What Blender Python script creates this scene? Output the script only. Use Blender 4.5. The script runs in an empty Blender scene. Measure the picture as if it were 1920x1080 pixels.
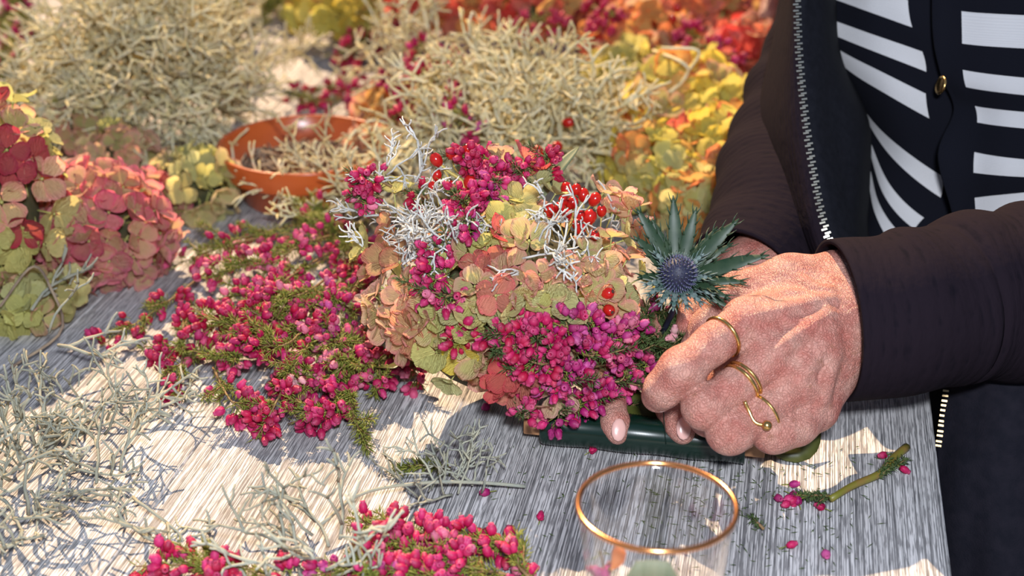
import bpy, math, random
import numpy as np
from mathutils import Vector, Matrix, Quaternion

# ------------------------------------------------------------------ camera, sky, sun, flash, exposure
S = bpy.context.scene
COL = S.collection
rnd = random.Random(7)
R = math.radians
F, PITCH, H = 2800.0, R(25.3), 0.50          # tabletop is z = 0, the camera 50 cm above it

cam_d = bpy.data.cameras.new('camera')
cam_d.sensor_width = 36; cam_d.lens = 36 * F / 1920
cam_d.dof.use_dof = True; cam_d.dof.focus_distance = 0.93; cam_d.dof.aperture_fstop = 6.3
cam_d.clip_start = 0.01
cam = bpy.data.objects.new('camera', cam_d); COL.objects.link(cam)
cam.location = (0, 0, H); cam.rotation_euler = (R(90) - PITCH, 0, 0)
S.camera = cam

w = bpy.data.worlds.new('sky'); S.world = w; w.use_nodes = True
bg = w.node_tree.nodes['Background']
bg.inputs[0].default_value = (0.55, 0.70, 1.0, 1); bg.inputs[1].default_value = 0.20

sun_d = bpy.data.lights.new('sun', 'SUN'); sun_d.energy = 6.2; sun_d.color = (1.0, 0.70, 0.42); sun_d.angle = R(0.6)
sun = bpy.data.objects.new('sun', sun_d); COL.objects.link(sun)
SUN_TRAVEL = Vector((0.35, -0.94, -1.02))
sun.rotation_euler = SUN_TRAVEL.to_track_quat('-Z', 'Y').to_euler(); sun.location = (-1, 3, 3)

fl_d = bpy.data.lights.new('camera_flash', 'AREA'); fl_d.shape = 'RECTANGLE'; fl_d.size = 0.09; fl_d.size_y = 0.06
fl_d.energy = 11.0; fl_d.color = (0.88, 0.93, 1.0)
flash = bpy.data.objects.new('camera_flash', fl_d); COL.objects.link(flash)
flash.location = (0.05, -0.06, H + 0.16)
flash.rotation_euler = (Vector((0.0, 1.1, 0.0)) - Vector(flash.location)).to_track_quat('-Z', 'Y').to_euler()

S.view_settings.view_transform = 'Standard'; S.view_settings.look = 'None'
S.view_settings.gamma = 1.0; S.view_settings.use_curve_mapping = False
S.view_settings.exposure = 0.57

# ------------------------------------------------------------------ photo pixel -> point in the place
FWD = Vector((0, math.cos(PITCH), -math.sin(PITCH))); UP = Vector((0, math.sin(PITCH), math.cos(PITCH)))
CAM = Vector((0, 0, H))
def ray(px, py): return Vector(((px - 960) / F, 0, 0)) + FWD + UP * ((540 - py) / F)
def pz(px, py, z=0.0):
    d = ray(px, py); return CAM + d * ((z - H) / d.z)
def pd(px, py, d): return CAM + ray(px, py) * d
def depth_of(p): return (p - CAM).dot(FWD)
def on_ell(px, py, c, rad, s=1.0):
    """front hit of the view ray with an ellipsoid; nearest limb point if it misses"""
    d = ray(px, py); o = CAM - c
    D = Vector((d.x / rad[0], d.y / rad[1], d.z / rad[2])) / s
    O = Vector((o.x / rad[0], o.y / rad[1], o.z / rad[2])) / s
    a, b, cc = D.dot(D), O.dot(D), O.dot(O) - 1
    q = b * b - a * cc
    t = (-b - math.sqrt(q)) / a if q > 0 else -b / a
    p = CAM + d * t
    n = Vector(((p.x - c.x) / rad[0] ** 2, (p.y - c.y) / rad[1] ** 2, (p.z - c.z) / rad[2] ** 2)).normalized()
    return p, n

# ------------------------------------------------------------------ object helpers
WORLD = {}
I4 = Matrix.Identity(4)
def tag(o, label=None, cat=None, group=None, kind=None):
    if label: o['label'] = label
    if cat: o['category'] = cat
    if group: o['group'] = group
    if kind: o['kind'] = kind
    return o
def add(name, data, parent=None, mw=None, color=None, kind=None):
    o = bpy.data.objects.new(name, data); COL.objects.link(o)
    mw = mw if mw is not None else I4
    WORLD[o.name] = mw
    if parent is not None:
        o.parent = parent
        o.matrix_basis = WORLD[parent.name].inverted() @ mw
    else:
        o.matrix_basis = mw
    if color is not None: o.color = color
    if kind: o['kind'] = kind
    return o
def empty(name, p): return add(name, None, None, Matrix.Translation(p))
def TR(pos, zdir, spin=0.0, sc=1.0):
    q = Vector((0, 0, 1)).rotation_difference(Vector(zdir).normalized()) @ Quaternion((0, 0, 1), spin)
    return Matrix.Translation(pos) @ q.to_matrix().to_4x4() @ Matrix.Scale(sc, 4)
def rv(r=rnd):
    while True:
        v = Vector((r.uniform(-1, 1), r.uniform(-1, 1), r.uniform(-1, 1)))
        if 0.01 < v.length < 1: return v.normalized()

class MB:
    """gathers verts/faces of one mesh"""
    def __init__(s): s.v, s.f, s.m, s.e, s.uv = [], [], [], [], None
    def quad(s, *idx, mi=0): s.f.append(idx); s.m.append(mi)
    def tube(s, pts, rad, n=6, mi=0, cap=True, e=0.0):
        pts = [Vector(p) for p in pts]
        if not hasattr(rad, '__len__'): rad = [rad] * len(pts)
        b0 = len(s.v); t = (pts[1] - pts[0]).normalized()
        u = t.orthogonal().normalized()
        for i, p in enumerate(pts):
            t2 = (pts[min(i + 1, len(pts) - 1)] - pts[max(i - 1, 0)]).normalized()
            u = (u - t2 * u.dot(t2)); u = u.normalized() if u.length > 1e-6 else t2.orthogonal().normalized()
            w_ = t2.cross(u)
            for k in range(n):
                a = 2 * math.pi * k / n
                s.v.append(p + (u * math.cos(a) + w_ * math.sin(a)) * rad[i]); s.e.append(e)
        for i in range(len(pts) - 1):
            for k in range(n):
                a, b = b0 + i * n + k, b0 + i * n + (k + 1) % n
                s.quad(a, b, b + n, a + n, mi=mi)
        if cap:
            s.quad(*[b0 + k for k in range(n - 1, -1, -1)], mi=mi)
            s.quad(*[b0 + (len(pts) - 1) * n + k for k in range(n)], mi=mi)
    def lathe(s, prof, n=12, mi=0, M=I4, es=None, close=False):
        b0 = len(s.v)
        for i, (r, z) in enumerate(prof):
            for k in range(n):
                a = 2 * math.pi * k / n
                s.v.append(M @ Vector((r * math.cos(a), r * math.sin(a), z))); s.e.append(es[i] if es else 0.0)
        L = len(prof)
        for i in range(L if close else L - 1):
            j = (i + 1) % L
            for k in range(n):
                a, b = b0 + i * n + k, b0 + i * n + (k + 1) % n
                c, d = b0 + j * n + (k + 1) % n, b0 + j * n + k
                s.quad(a, b, c, d, mi=mi)
    def box(s, M, sx, sy, sz, mi=0):
        b0 = len(s.v)
        for x in (-1, 1):
            for y in (-1, 1):
                for z in (-1, 1):
                    s.v.append(M @ Vector((x * sx / 2, y * sy / 2, z * sz / 2))); s.e.append(0.0)
        for f in ((0, 1, 3, 2), (4, 6, 7, 5), (0, 4, 5, 1), (2, 3, 7, 6), (0, 2, 6, 4), (1, 5, 7, 3)):
            s.quad(*[b0 + i for i in f], mi=mi)
    def ball(s, M, rx, ry, rz, n=10, m=6, mi=0, e=0.0):
        prof = [(math.sin(math.pi * i / m) * 1.0 + 1e-5, -math.cos(math.pi * i / m)) for i in range(m + 1)]
        s.lathe(prof, n, mi, M @ Matrix.Diagonal((rx, ry, rz, 1)), [e] * (m + 1))
    def mesh(s, name, mats, smooth=True, off=None):
        me = bpy.data.meshes.new(name)
        vs = s.v if off is None else [v - off for v in s.v]
        me.from_pydata([tuple(v) for v in vs], [], s.f)
        for m in (mats if isinstance(mats, (list, tuple)) else [mats]): me.materials.append(m)
        if any(s.m): me.polygons.foreach_set('material_index', s.m)
        if smooth: me.polygons.foreach_set('use_smooth', [True] * len(s.f))
        if len(s.e) == len(s.v) and any(s.e):
            at = me.attributes.new('edge', 'FLOAT', 'POINT'); at.data.foreach_set('value', s.e)
        me.update(); return me
def put(name, mb, mats, parent=None, smooth=True, kind=None, color=None):
    """mesh given in world coordinates, stored relative to its parent thing"""
    if parent is None:
        p = sum((Vector(v) for v in mb.v), Vector()) / len(mb.v); p.z = min(v[2] for v in mb.v)
        return add(name, mb.mesh(name, mats, smooth, p), None, Matrix.Translation(p), color, kind)
    off = WORLD[parent.name].to_translation()
    return add(name, mb.mesh(name, mats, smooth, off), parent, Matrix.Translation(off), color, kind)

# ------------------------------------------------------------------ materials
def new_mat(name):
    m = bpy.data.materials.new(name); m.use_nodes = True
    nt = m.node_tree; nt.nodes.clear()
    out = nt.nodes.new('ShaderNodeOutputMaterial')
    return m, nt, out
def N(nt, t, **k):
    n = nt.nodes.new('ShaderNode' + t)
    for a, b in k.items(): setattr(n, a, b)
    return n
def mixc(nt, fac, a, b, mode='MIX'):
    n = N(nt, 'Mix', data_type='RGBA', blend_type=mode)
    for sock, v in ((n.inputs[0], fac), (n.inputs[6], a), (n.inputs[7], b)):
        if hasattr(v, 'is_output'): nt.links.new(v, sock)
        elif isinstance(v, (int, float)): sock.default_value = v
        else: sock.default_value = (*v[:3], 1)
    return n.outputs[2]
def math_(nt, op, a, b=0.0):
    n = N(nt, 'Math', operation=op)
    for i, v in enumerate((a, b)):
        if hasattr(v, 'is_output'): nt.links.new(v, n.inputs[i])
        else: n.inputs[i].default_value = v
    return n.outputs[0]
def noise(nt, vec, scale, detail=2.0, sc3=None, rough=0.5):
    if sc3 is not None:
        mp = N(nt, 'Mapping'); mp.inputs['Scale'].default_value = sc3; nt.links.new(vec, mp.inputs[0]); vec = mp.outputs[0]
    n = N(nt, 'TexNoise'); n.inputs['Scale'].default_value = scale; n.inputs['Detail'].default_value = detail
    n.inputs['Roughness'].default_value = rough
    nt.links.new(vec, n.inputs['Vector']); return n.outputs[0]
def ramp(nt, fac, stops, interp='LINEAR'):
    n = N(nt, 'ValToRGB'); cr = n.color_ramp; cr.interpolation = interp
    while len(cr.elements) < len(stops): cr.elements.new(0.5)
    for e, (p, c) in zip(cr.elements, stops):
        e.position = p; e.color = (*c, 1) if hasattr(c, '__len__') else (c, c, c, 1)
    nt.links.new(fac, n.inputs[0]); return n.outputs[0]
def bump(nt, hgt, dist, strength=1.0):
    b = N(nt, 'Bump'); b.inputs['Distance'].default_value = dist; b.inputs['Strength'].default_value = strength
    nt.links.new(hgt, b.inputs['Height']); return b.outputs[0]
def princ(nt, out, color, rough=0.5, metal=0.0, spec=0.5, normal=None, transl=0.0, transl_col=None, sss=0.0):
    p = N(nt, 'BsdfPrincipled')
    if hasattr(color, 'is_output'): nt.links.new(color, p.inputs['Base Color'])
    else: p.inputs['Base Color'].default_value = (*color, 1)
    if hasattr(rough, 'is_output'): nt.links.new(rough, p.inputs['Roughness'])
    else: p.inputs['Roughness'].default_value = rough
    p.inputs['Metallic'].default_value = metal; p.inputs['Specular IOR Level'].default_value = spec
    if normal is not None: nt.links.new(normal, p.inputs['Normal'])
    if sss:
        p.inputs['Subsurface Weight'].default_value = sss; p.inputs['Subsurface Radius'].default_value = (0.004, 0.0015, 0.0008)
        p.inputs['Subsurface Scale'].default_value = 1.0
    sh = p.outputs[0]
    if transl:
        t = N(nt, 'BsdfTranslucent'); c = transl_col if transl_col is not None else color
        if hasattr(c, 'is_output'): nt.links.new(c, t.inputs[0])
        else: t.inputs[0].default_value = (*c, 1)
        mx = N(nt, 'MixShader'); mx.inputs[0].default_value = transl
        nt.links.new(sh, mx.inputs[1]); nt.links.new(t.outputs[0], mx.inputs[2]); sh = mx.outputs[0]
    nt.links.new(sh, out.inputs[0]); return p
def simple(name, c1, c2=None, scale=300, rough=0.5, metal=0.0, spec=0.5, transl=0.0, bmp=0.0, bscale=None):
    m, nt, out = new_mat(name)
    tc = N(nt, 'TexCoord').outputs['Object']
    col = mixc(nt, ramp(nt, noise(nt, tc, scale, 3), [(0.35, 0.0), (0.65, 1.0)]), c1, c2) if c2 else c1
    nr = bump(nt, noise(nt, tc, bscale or scale * 2, 3), bmp) if bmp else None
    princ(nt, out, col, rough, metal, spec, nr, transl); return m

def petal_mat():
    m, nt, out = new_mat('hydrangea_petal')
    oi = N(nt, 'ObjectInfo'); at = N(nt, 'Attribute', attribute_name='edge')
    tc = N(nt, 'TexCoord').outputs['Object']
    va = N(nt, 'VectorMath', operation='ADD'); nt.links.new(tc, va.inputs[0])
    cx = N(nt, 'CombineXYZ'); nt.links.new(math_(nt, 'MULTIPLY', oi.outputs['Random'], 37.0), cx.inputs[0]); nt.links.new(cx.outputs[0], va.inputs[1])
    ns = noise(nt, va.outputs[0], 2.2, 3)
    e = math_(nt, 'ADD', at.outputs['Fac'], math_(nt, 'MULTIPLY', math_(nt, 'SUBTRACT', ns, 0.5), 0.9))
    ef = ramp(nt, e, [(0.30, 0.0), (0.95, 1.0)])
    inner = mixc(nt, oi.outputs['Alpha'], oi.outputs['Color'], (0.66, 0.66, 0.24))
    col = mixc(nt, ef, inner, oi.outputs['Color'])
    hv = N(nt, 'HueSaturation'); nt.links.new(col, hv.inputs['Color'])
    nt.links.new(math_(nt, 'ADD', 0.82, math_(nt, 'MULTIPLY', oi.outputs['Random'], 0.34)), hv.inputs['Value'])
    c = hv.outputs[0]
    vein = noise(nt, va.outputs[0], 1.0, 2, (26, 3.5, 8))
    princ(nt, out, c, 0.52, 0, 0.35, bump(nt, vein, 0.02, 0.6), 0.46, c); return m
def bell_mat():
    m, nt, out = new_mat('heather_bell')
    oi = N(nt, 'ObjectInfo'); at = N(nt, 'Attribute', attribute_name='edge')
    c = mixc(nt, math_(nt, 'MULTIPLY', at.outputs['Fac'], 0.40), oi.outputs['Color'], (0.74, 0.20, 0.36))
    princ(nt, out, c, 0.5, 0, 0.3, None, 0.28, c); return m
def twig_mat(name, c1, c2):
    m, nt, out = new_mat(name)
    tc = N(nt, 'TexCoord').outputs['Object']; oi = N(nt, 'ObjectInfo')
    n1 = noise(nt, tc, 90, 3); n2 = noise(nt, tc, 1500, 2)
    c = mixc(nt, ramp(nt, n1, [(0.35, 0.0), (0.65, 1.0)]), c1, c2)
    hv = N(nt, 'HueSaturation'); nt.links.new(c, hv.inputs['Color'])
    nt.links.new(math_(nt, 'ADD', 0.75, math_(nt, 'MULTIPLY', oi.outputs['Random'], 0.5)), hv.inputs['Value'])
    princ(nt, out, hv.outputs[0], 0.85, 0, 0.15, bump(nt, n2, 0.0006, 0.7)); return m
def table_mat():
    m, nt, out = new_mat('grained_grey_board')
    tc = N(nt, 'TexCoord').outputs['Object']; oi = N(nt, 'ObjectInfo')
    va = N(nt, 'VectorMath', operation='ADD'); nt.links.new(tc, va.inputs[0])
    cx = N(nt, 'CombineXYZ'); nt.links.new(math_(nt, 'MULTIPLY', oi.outputs['Random'], 5.0), cx.inputs[1]); nt.links.new(cx.outputs[0], va.inputs[1])
    v = va.outputs[0]
    fine = noise(nt, v, 1.0, 2, (1250, 4, 1), 0.55)      # long fine grain lines
    dash = noise(nt, v, 1.0, 2, (950, 60, 1), 0.5)      # short dark pits along the grain
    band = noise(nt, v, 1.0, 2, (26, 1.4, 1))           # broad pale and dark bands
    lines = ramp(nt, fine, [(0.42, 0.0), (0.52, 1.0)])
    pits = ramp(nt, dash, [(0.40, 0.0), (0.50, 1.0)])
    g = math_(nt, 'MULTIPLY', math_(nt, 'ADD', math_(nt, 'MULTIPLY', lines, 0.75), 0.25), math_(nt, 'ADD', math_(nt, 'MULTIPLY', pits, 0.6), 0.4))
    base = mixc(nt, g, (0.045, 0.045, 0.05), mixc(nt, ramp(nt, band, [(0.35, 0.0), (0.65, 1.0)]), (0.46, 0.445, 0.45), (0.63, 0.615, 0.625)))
    hv = N(nt, 'HueSaturation'); nt.links.new(base, hv.inputs['Color'])
    nt.links.new(math_(nt, 'ADD', 0.82, math_(nt, 'MULTIPLY', oi.outputs['Random'], 0.3)), hv.inputs['Value'])
    princ(nt, out, hv.outputs[0], 0.6, 0, 0.3, bump(nt, g, 0.0006, 0.6)); return m
def skin_mat():
    m, nt, out = new_mat('weathered_skin')
    tc = N(nt, 'TexCoord').outputs['Object']
    n1 = noise(nt, tc, 70, 4); n2 = noise(nt, tc, 160, 3); n3 = noise(nt, tc, 420, 4, (1.0, 1.0, 2.2), 0.7)
    c = mixc(nt, ramp(nt, n1, [(0.35, 0.0), (0.68, 1.0)]), (0.53, 0.27, 0.215), (0.42, 0.135, 0.105))
    c = mixc(nt, ramp(nt, n2, [(0.63, 0.0), (0.74, 0.6)]), c, (0.34, 0.15, 0.09))
    vo = N(nt, 'TexVoronoi', feature='DISTANCE_TO_EDGE'); vo.inputs['Scale'].default_value = 520
    wp = N(nt, 'VectorMath', operation='MULTIPLY_ADD'); wp.inputs[1].default_value = (0.012,) * 3
    ntx = N(nt, 'TexNoise'); ntx.inputs['Scale'].default_value = 90; nt.links.new(tc, ntx.inputs['Vector'])
    nt.links.new(ntx.outputs['Color'], wp.inputs[0]); nt.links.new(tc, wp.inputs[2]); nt.links.new(wp.outputs[0], vo.inputs['Vector'])
    hgt = math_(nt, 'ADD', math_(nt, 'MULTIPLY', ramp(nt, vo.outputs['Distance'], [(0.0, 0.0), (0.16, 1.0)]), 0.45), n3)
    hgt = math_(nt, 'ADD', hgt, math_(nt, 'MULTIPLY', n2, 1.5))
    princ(nt, out, c, 0.42, 0, 0.5, bump(nt, hgt, 0.0009, 0.95), sss=0.08); return m
def cloth_mat(name, c1, c2, su, sv, bmp):
    """woven rib: ridges across the u direction with crinkle"""
    m, nt, out = new_mat(name)
    uv = N(nt, 'TexCoord').outputs['UV']
    ns = noise(nt, uv, 1.0, 3, (su * 0.22, sv * 0.22, 1)); crk = noise(nt, uv, 1.0, 2, (su, sv * 0.25, 1))
    wv = N(nt, 'TexWave', wave_type='BANDS', bands_direction='X'); mp = N(nt, 'Mapping'); mp.inputs['Scale'].default_value = (su / 6.5, sv / 6.5, 1)
    nt.links.new(uv, mp.inputs[0]); nt.links.new(mp.outputs[0], wv.inputs['Vector'])
    wv.inputs['Scale'].default_value = 1.0; wv.inputs['Distortion'].default_value = 2.5; wv.inputs['Detail'].default_value = 2
    h = math_(nt, 'ADD', math_(nt, 'MULTIPLY', wv.outputs['Fac'], 0.28), math_(nt, 'MULTIPLY', crk, 1.0))
    h = math_(nt, 'ADD', h, ns)
    c = mixc(nt, ramp(nt, h, [(0.5, 0.0), (1.5, 1.0)]), c1, c2)
    princ(nt, out, c, 0.95, 0, 0.06, bump(nt, h, bmp, 0.8)); return m
def stripe_mat(name, u0, u1, vs, hw, navy=(0.0055, 0.006, 0.011), white=(0.74, 0.73, 0.74)):
    """knitted bars: white where u is inside u0..u1 and v is near one of the rows"""
    m, nt, out = new_mat(name)
    uv = N(nt, 'TexCoord').outputs['UV']; sx = N(nt, 'SeparateXYZ')
    nt.links.new(uv, sx.inputs[0]); u, v = sx.outputs[0], sx.outputs[1]
    tot = None
    for v0 in vs:
        k = math_(nt, 'LESS_THAN', math_(nt, 'ABSOLUTE', math_(nt, 'SUBTRACT', v, v0)), hw)
        tot = k if tot is None else math_(nt, 'ADD', tot, k)
    inside = math_(nt, 'MULTIPLY', math_(nt, 'GREATER_THAN', u, u0), math_(nt, 'LESS_THAN', u, u1))
    f = math_(nt, 'MULTIPLY', tot, inside)
    wv = N(nt, 'TexWave', wave_type='BANDS', bands_direction='X'); wv.inputs['Scale'].default_value = 26; wv.inputs['Distortion'].default_value = 0.6
    nt.links.new(uv, wv.inputs['Vector'])
    wv2 = N(nt, 'TexWave', wave_type='BANDS', bands_direction='Y'); wv2.inputs['Scale'].default_value = 9; wv2.inputs['Distortion'].default_value = 0.6
    nt.links.new(uv, wv2.inputs['Vector'])
    h = math_(nt, 'ADD', wv.outputs['Fac'], math_(nt, 'MULTIPLY', wv2.outputs['Fac'], 0.5))
    c = mixc(nt, f, navy, mixc(nt, math_(nt, 'MULTIPLY', h, 0.6), (white[0] * 0.72, white[1] * 0.72, white[2] * 0.75), white))
    princ(nt, out, c, 0.9, 0, 0.12, bump(nt, h, 0.0006, 0.7)); return m
def glass_mat(name, tint=(0.97, 0.975, 0.98)):
    m, nt, out = new_mat(name)
    tr = N(nt, 'BsdfTransparent'); tr.inputs[0].default_value = (*tint, 1)
    gl = N(nt, 'BsdfGlossy'); gl.inputs['Roughness'].default_value = 0.02; gl.inputs[0].default_value = (1, 1, 1, 1)
    lw = N(nt, 'LayerWeight'); lw.inputs['Blend'].default_value = 0.5
    fr = math_(nt, 'ADD', 0.055, math_(nt, 'MULTIPLY', math_(nt, 'POWER', lw.outputs['Facing'], 5.0), 0.8))
    mx = N(nt, 'MixShader'); nt.links.new(fr, mx.inputs[0]); nt.links.new(tr.outputs[0], mx.inputs[1]); nt.links.new(gl.outputs[0], mx.inputs[2])
    nt.links.new(mx.outputs[0], out.inputs[0]); return m

PETAL, BELL = petal_mat(), bell_mat()
TWIG = twig_mat('cushion_bush_twig', (0.60, 0.51, 0.25), (0.62, 0.58, 0.42))
SILVER = twig_mat('silver_twig', (0.46, 0.46, 0.43), (0.60, 0.60, 0.58))
GREYTW = twig_mat('grey_twig', (0.27, 0.285, 0.245), (0.38, 0.36, 0.26))
NEEDLE = simple('heather_needle', (0.16, 0.20, 0.022), (0.25, 0.26, 0.04), 400, 0.6, transl=0.15)
NEEDLED = simple('dark_heather_needle', (0.045, 0.085, 0.02), (0.08, 0.12, 0.03), 400, 0.6, transl=0.1)
STEMM = simple('heather_stem', (0.17, 0.085, 0.04), (0.24, 0.16, 0.06), 300, 0.7)
GSTEM = simple('green_stem', (0.30, 0.32, 0.08), (0.38, 0.36, 0.12), 200, 0.55)
YSTEM = simple('yellow_hip_stem', (0.50, 0.36, 0.08), (0.40, 0.34, 0.08), 200, 0.5)
HIP = simple('rose_hip_skin', (0.46, 0.012, 0.008), (0.36, 0.008, 0.008), 150, 0.18, spec=0.6)
HIPC = simple('rose_hip_calyx', (0.05, 0.025, 0.015), None, rough=0.8)
TABLE = table_mat()
DARKWOOD = simple('table_frame_wood', (0.10, 0.09, 0.085), (0.15, 0.14, 0.13), 20, 0.6)
FLOORM = simple('dark_floor', (0.05, 0.045, 0.04), (0.08, 0.07, 0.06), 3, 0.7)
SKIN = skin_mat()
NAIL = simple('fingernail', (0.62, 0.36, 0.32), None, rough=0.25)
GOLD = simple('gold', (0.72, 0.46, 0.17), (0.62, 0.38, 0.13), 400, 0.24, metal=1.0)
BRASS = simple('zip_metal', (0.62, 0.58, 0.48), None, rough=0.3, metal=1.0)
BRASSD = simple('aged_zip_metal', (0.42, 0.30, 0.16), None, rough=0.35, metal=1.0)
JACKET = cloth_mat('aubergine_crinkle_cloth', (0.0040, 0.0036, 0.0065), (0.0115, 0.0078, 0.0120), 300, 300, 0.0010)
LINING = simple('navy_lining', (0.005, 0.0055, 0.009), (0.008, 0.0085, 0.013), 200, 0.85, spec=0.15, bmp=0.0003, bscale=900)
TROUS = simple('black_trouser_cloth', (0.008, 0.008, 0.013), (0.012, 0.011, 0.017), 120, 0.9, spec=0.1, bmp=0.0004, bscale=900)
TERRA = simple('terracotta_plastic', (0.50, 0.105, 0.025), (0.46, 0.09, 0.02), 20, 0.28, spec=0.5)
DRYTW = simple('dry_twig', (0.16, 0.11, 0.08), (0.33, 0.25, 0.17), 60, 0.85)
CORE = simple('gap_shade_core', (0.035, 0.04, 0.015), (0.06, 0.05, 0.02), 150, 0.95)  # dark tone that puts shade into the gaps between blooms
GLASS = glass_mat('clear_glass')
COPPER = simple('copper_rim', (0.78, 0.36, 0.14), (0.7, 0.3, 0.12), 80, 0.2, metal=1.0)
LEAFD = simple('dark_olive_leaf', (0.055, 0.065, 0.012), (0.085, 0.09, 0.018), 90, 0.4, transl=0.1)
SAGE = simple('sage_leaf', (0.13, 0.16, 0.08), (0.17, 0.20, 0.11), 60, 0.6, transl=0.15)
WOOD = simple('raw_wood_stick', (0.40, 0.20, 0.09), (0.28, 0.13, 0.06), 180, 0.6)
def wire_mat():
    m, nt, out = new_mat('green_lacquered_wire')
    princ(nt, out, (0.002, 0.014, 0.009), 0.2, 0, 0.6); return m
WIRE = wire_mat()
BRACT = simple('thistle_bract', (0.015, 0.040, 0.018), (0.034, 0.060, 0.030), 160, 0.5, transl=0.08)
BRACTP = simple('pale_thistle_bract', (0.22, 0.27, 0.26), (0.06, 0.12, 0.10), 260, 0.6, transl=0.1)
THIST = simple('thistle_cone', (0.010, 0.012, 0.032), (0.02, 0.022, 0.055), 300, 0.6)
SPIKE = simple('thistle_spike', (0.045, 0.045, 0.11), (0.11, 0.11, 0.19), 500, 0.6)
HAIR = simple('grey_hair', (0.30, 0.29, 0.28), (0.42, 0.41, 0.40), 60, 0.6, bmp=0.002, bscale=120)

# palettes: (edge colour r,g,b, share of green-yellow heart)
PAL = {
 'L': [(0.76, 0.70, 0.24, .35), (0.70, 0.68, 0.25, .4), (0.80, 0.68, 0.30, .4), (0.74, 0.72, 0.36, .4)],
 'M': [(0.92, 0.52, 0.38, .80), (0.92, 0.44, 0.38, .85), (0.88, 0.66, 0.38, .6)],
 'P': [(0.92, 0.42, 0.36, .50), (0.93, 0.52, 0.43, .5), (0.90, 0.35, 0.33, .6)],
 'S': [(0.74, 0.27, 0.19, .45), (0.80, 0.32, 0.22, .5), (0.66, 0.20, 0.15, .4)],
 'R': [(0.82, 0.12, 0.14, .12), (0.76, 0.16, 0.17, .2), (0.86, 0.22, 0.21, .2)],
 'K': [(0.92, 0.24, 0.35, .40), (0.90, 0.30, 0.37, .55), (0.92, 0.16, 0.28, .25), (0.86, 0.29, 0.35, .6)],
 'D': [(0.46, 0.04, 0.08, .10), (0.56, 0.06, 0.11, .1)],
 'O': [(0.88, 0.36, 0.11, .30), (0.86, 0.26, 0.12, .2), (0.90, 0.48, 0.16, .4)],
 'Y': [(0.90, 0.70, 0.10, .3), (0.88, 0.74, 0.18, .3), (0.78, 0.70, 0.14, .5)],
 'E': [(0.84, 0.08, 0.07, .05), (0.86, 0.17, 0.13, .1), (0.88, 0.28, 0.20, .1)],
}
def pal(keys, r=rnd):
    return r.choice(PAL[r.choice(keys)])

# ------------------------------------------------------------------ setting: floor and table
mb = MB(); mb.box(Matrix.Translation((0.2, 1.2, -0.775)), 6, 6, 0.05)
tag(put('floor', mb, FLOORM), 'dark floor beneath the table', None, None, 'structure')

TA = R(10.9)
EDGE = Vector((0.245, 0.683, 0))
TBM = Matrix.Translation((EDGE.x, EDGE.y, -0.75)) @ Matrix.Rotation(-TA, 4, 'Z')
table = add('work_table', None, None, TBM)
tag(table, 'grey wood-grain work table strewn with cut flowers', 'table')
BW, BL = 0.155, 2.5
def board_mesh():
    m = MB(); b = 0.0012
    prof = [(-BW / 2 + .0002, -.03), (-BW / 2 + .0002, -b), (-BW / 2 + b, 0), (BW / 2 - b, 0), (BW / 2 - .0002, -b), (BW / 2 - .0002, -.03)]
    for y in (-BL / 2, BL / 2):
        for x, z in prof: m.v.append(Vector((x, y, z)))
    n = len(prof)
    for i in range(n):
        j = (i + 1) % n; m.quad(i, j, n + j, n + i)
    m.quad(*range(n)); m.quad(*range(2 * n - 1, n - 1, -1))
    return m.mesh('board', TABLE, smooth=False)
bme = board_mesh()
for i in range(9):
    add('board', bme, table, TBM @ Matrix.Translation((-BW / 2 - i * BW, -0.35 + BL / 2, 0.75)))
mb = MB()
for x in (-1.36, -0.04):
    mb.box(TBM @ Matrix.Translation((x, -0.35 + BL / 2, 0.68)), 0.03, BL - 0.1, 0.08)
for y in (-0.3, BL - 0.4):
    mb.box(TBM @ Matrix.Translation((-0.70, y, 0.68)), 1.29, 0.03, 0.08)
def put_in(name, mbw, mats, parent, smooth=False):
    inv = WORLD[parent.name].inverted(); mbw.v = [inv @ v for v in mbw.v]
    return add(name, mbw.mesh(name, mats, smooth), parent, WORLD[parent.name])
put_in('apron', mb, DARKWOOD, table)
for x in (-1.33, -0.06):
    for y in (-0.28, BL - 0.42):
        mb = MB(); mb.box(TBM @ Matrix.Translation((x, y, 0.32)), 0.06, 0.06, 0.64); put_in('leg', mb, DARKWOOD, table)

# ------------------------------------------------------------------ shared plant meshes
def petal_mesh(seed, wid=0.92, cup=0.18, nu=4, nv=6):
    r = random.Random(seed); m = MB()
    bx, tw = r.uniform(-.05, .05), r.uniform(-.10, .10)
    for j in range(nv + 1):
        t = math.sin(math.pi / 2 * j / nv) ** 1.15
        half = wid * 0.5 * 2.26 * (t ** .8) * ((1 - t) ** .45) + 0.025 * (1 - t)
        for i in range(nu + 1):
            s = i / nu * 2 - 1
            x = s * half; y = 0.05 + 0.95 * t - 0.10 * s * s * t
            z = cup * (s * s * 0.6 * half * 2 + t * t * r.uniform(0.5, 0.7)) + tw * s * t + bx * math.sin(t * 5)
            m.v.append(Vector((x, y, z)))
            m.e.append(min(1.0, max(abs(s) ** 2.2 * 0.9, t ** 2.2) * 0.95 + 0.03))
    for j in range(nv):
        for i in range(nu):
            a = j * (nu + 1) + i; m.quad(a, a + 1, a + nu + 2, a + nu + 1)
    return m
PM = [petal_mesh(k, 0.84 + 0.05 * (k % 4), 0.10 + 0.07 * (k % 4)) for k in range(8)]
PETALS = [p.mesh('petal', PETAL) for p in PM]
def heart_mesh():
    m = MB(); m.ball(Matrix.Translation((0, 0, 0.02)), .07, .07, .06, 6, 4)
    m.tube([(0, 0, 0), (0.03, 0.02, -0.5), (0, 0, -1.1)], [0.035, 0.03, 0.035], 5)
    return m.mesh('floret', GSTEM)
HEART = heart_mesh()
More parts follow.
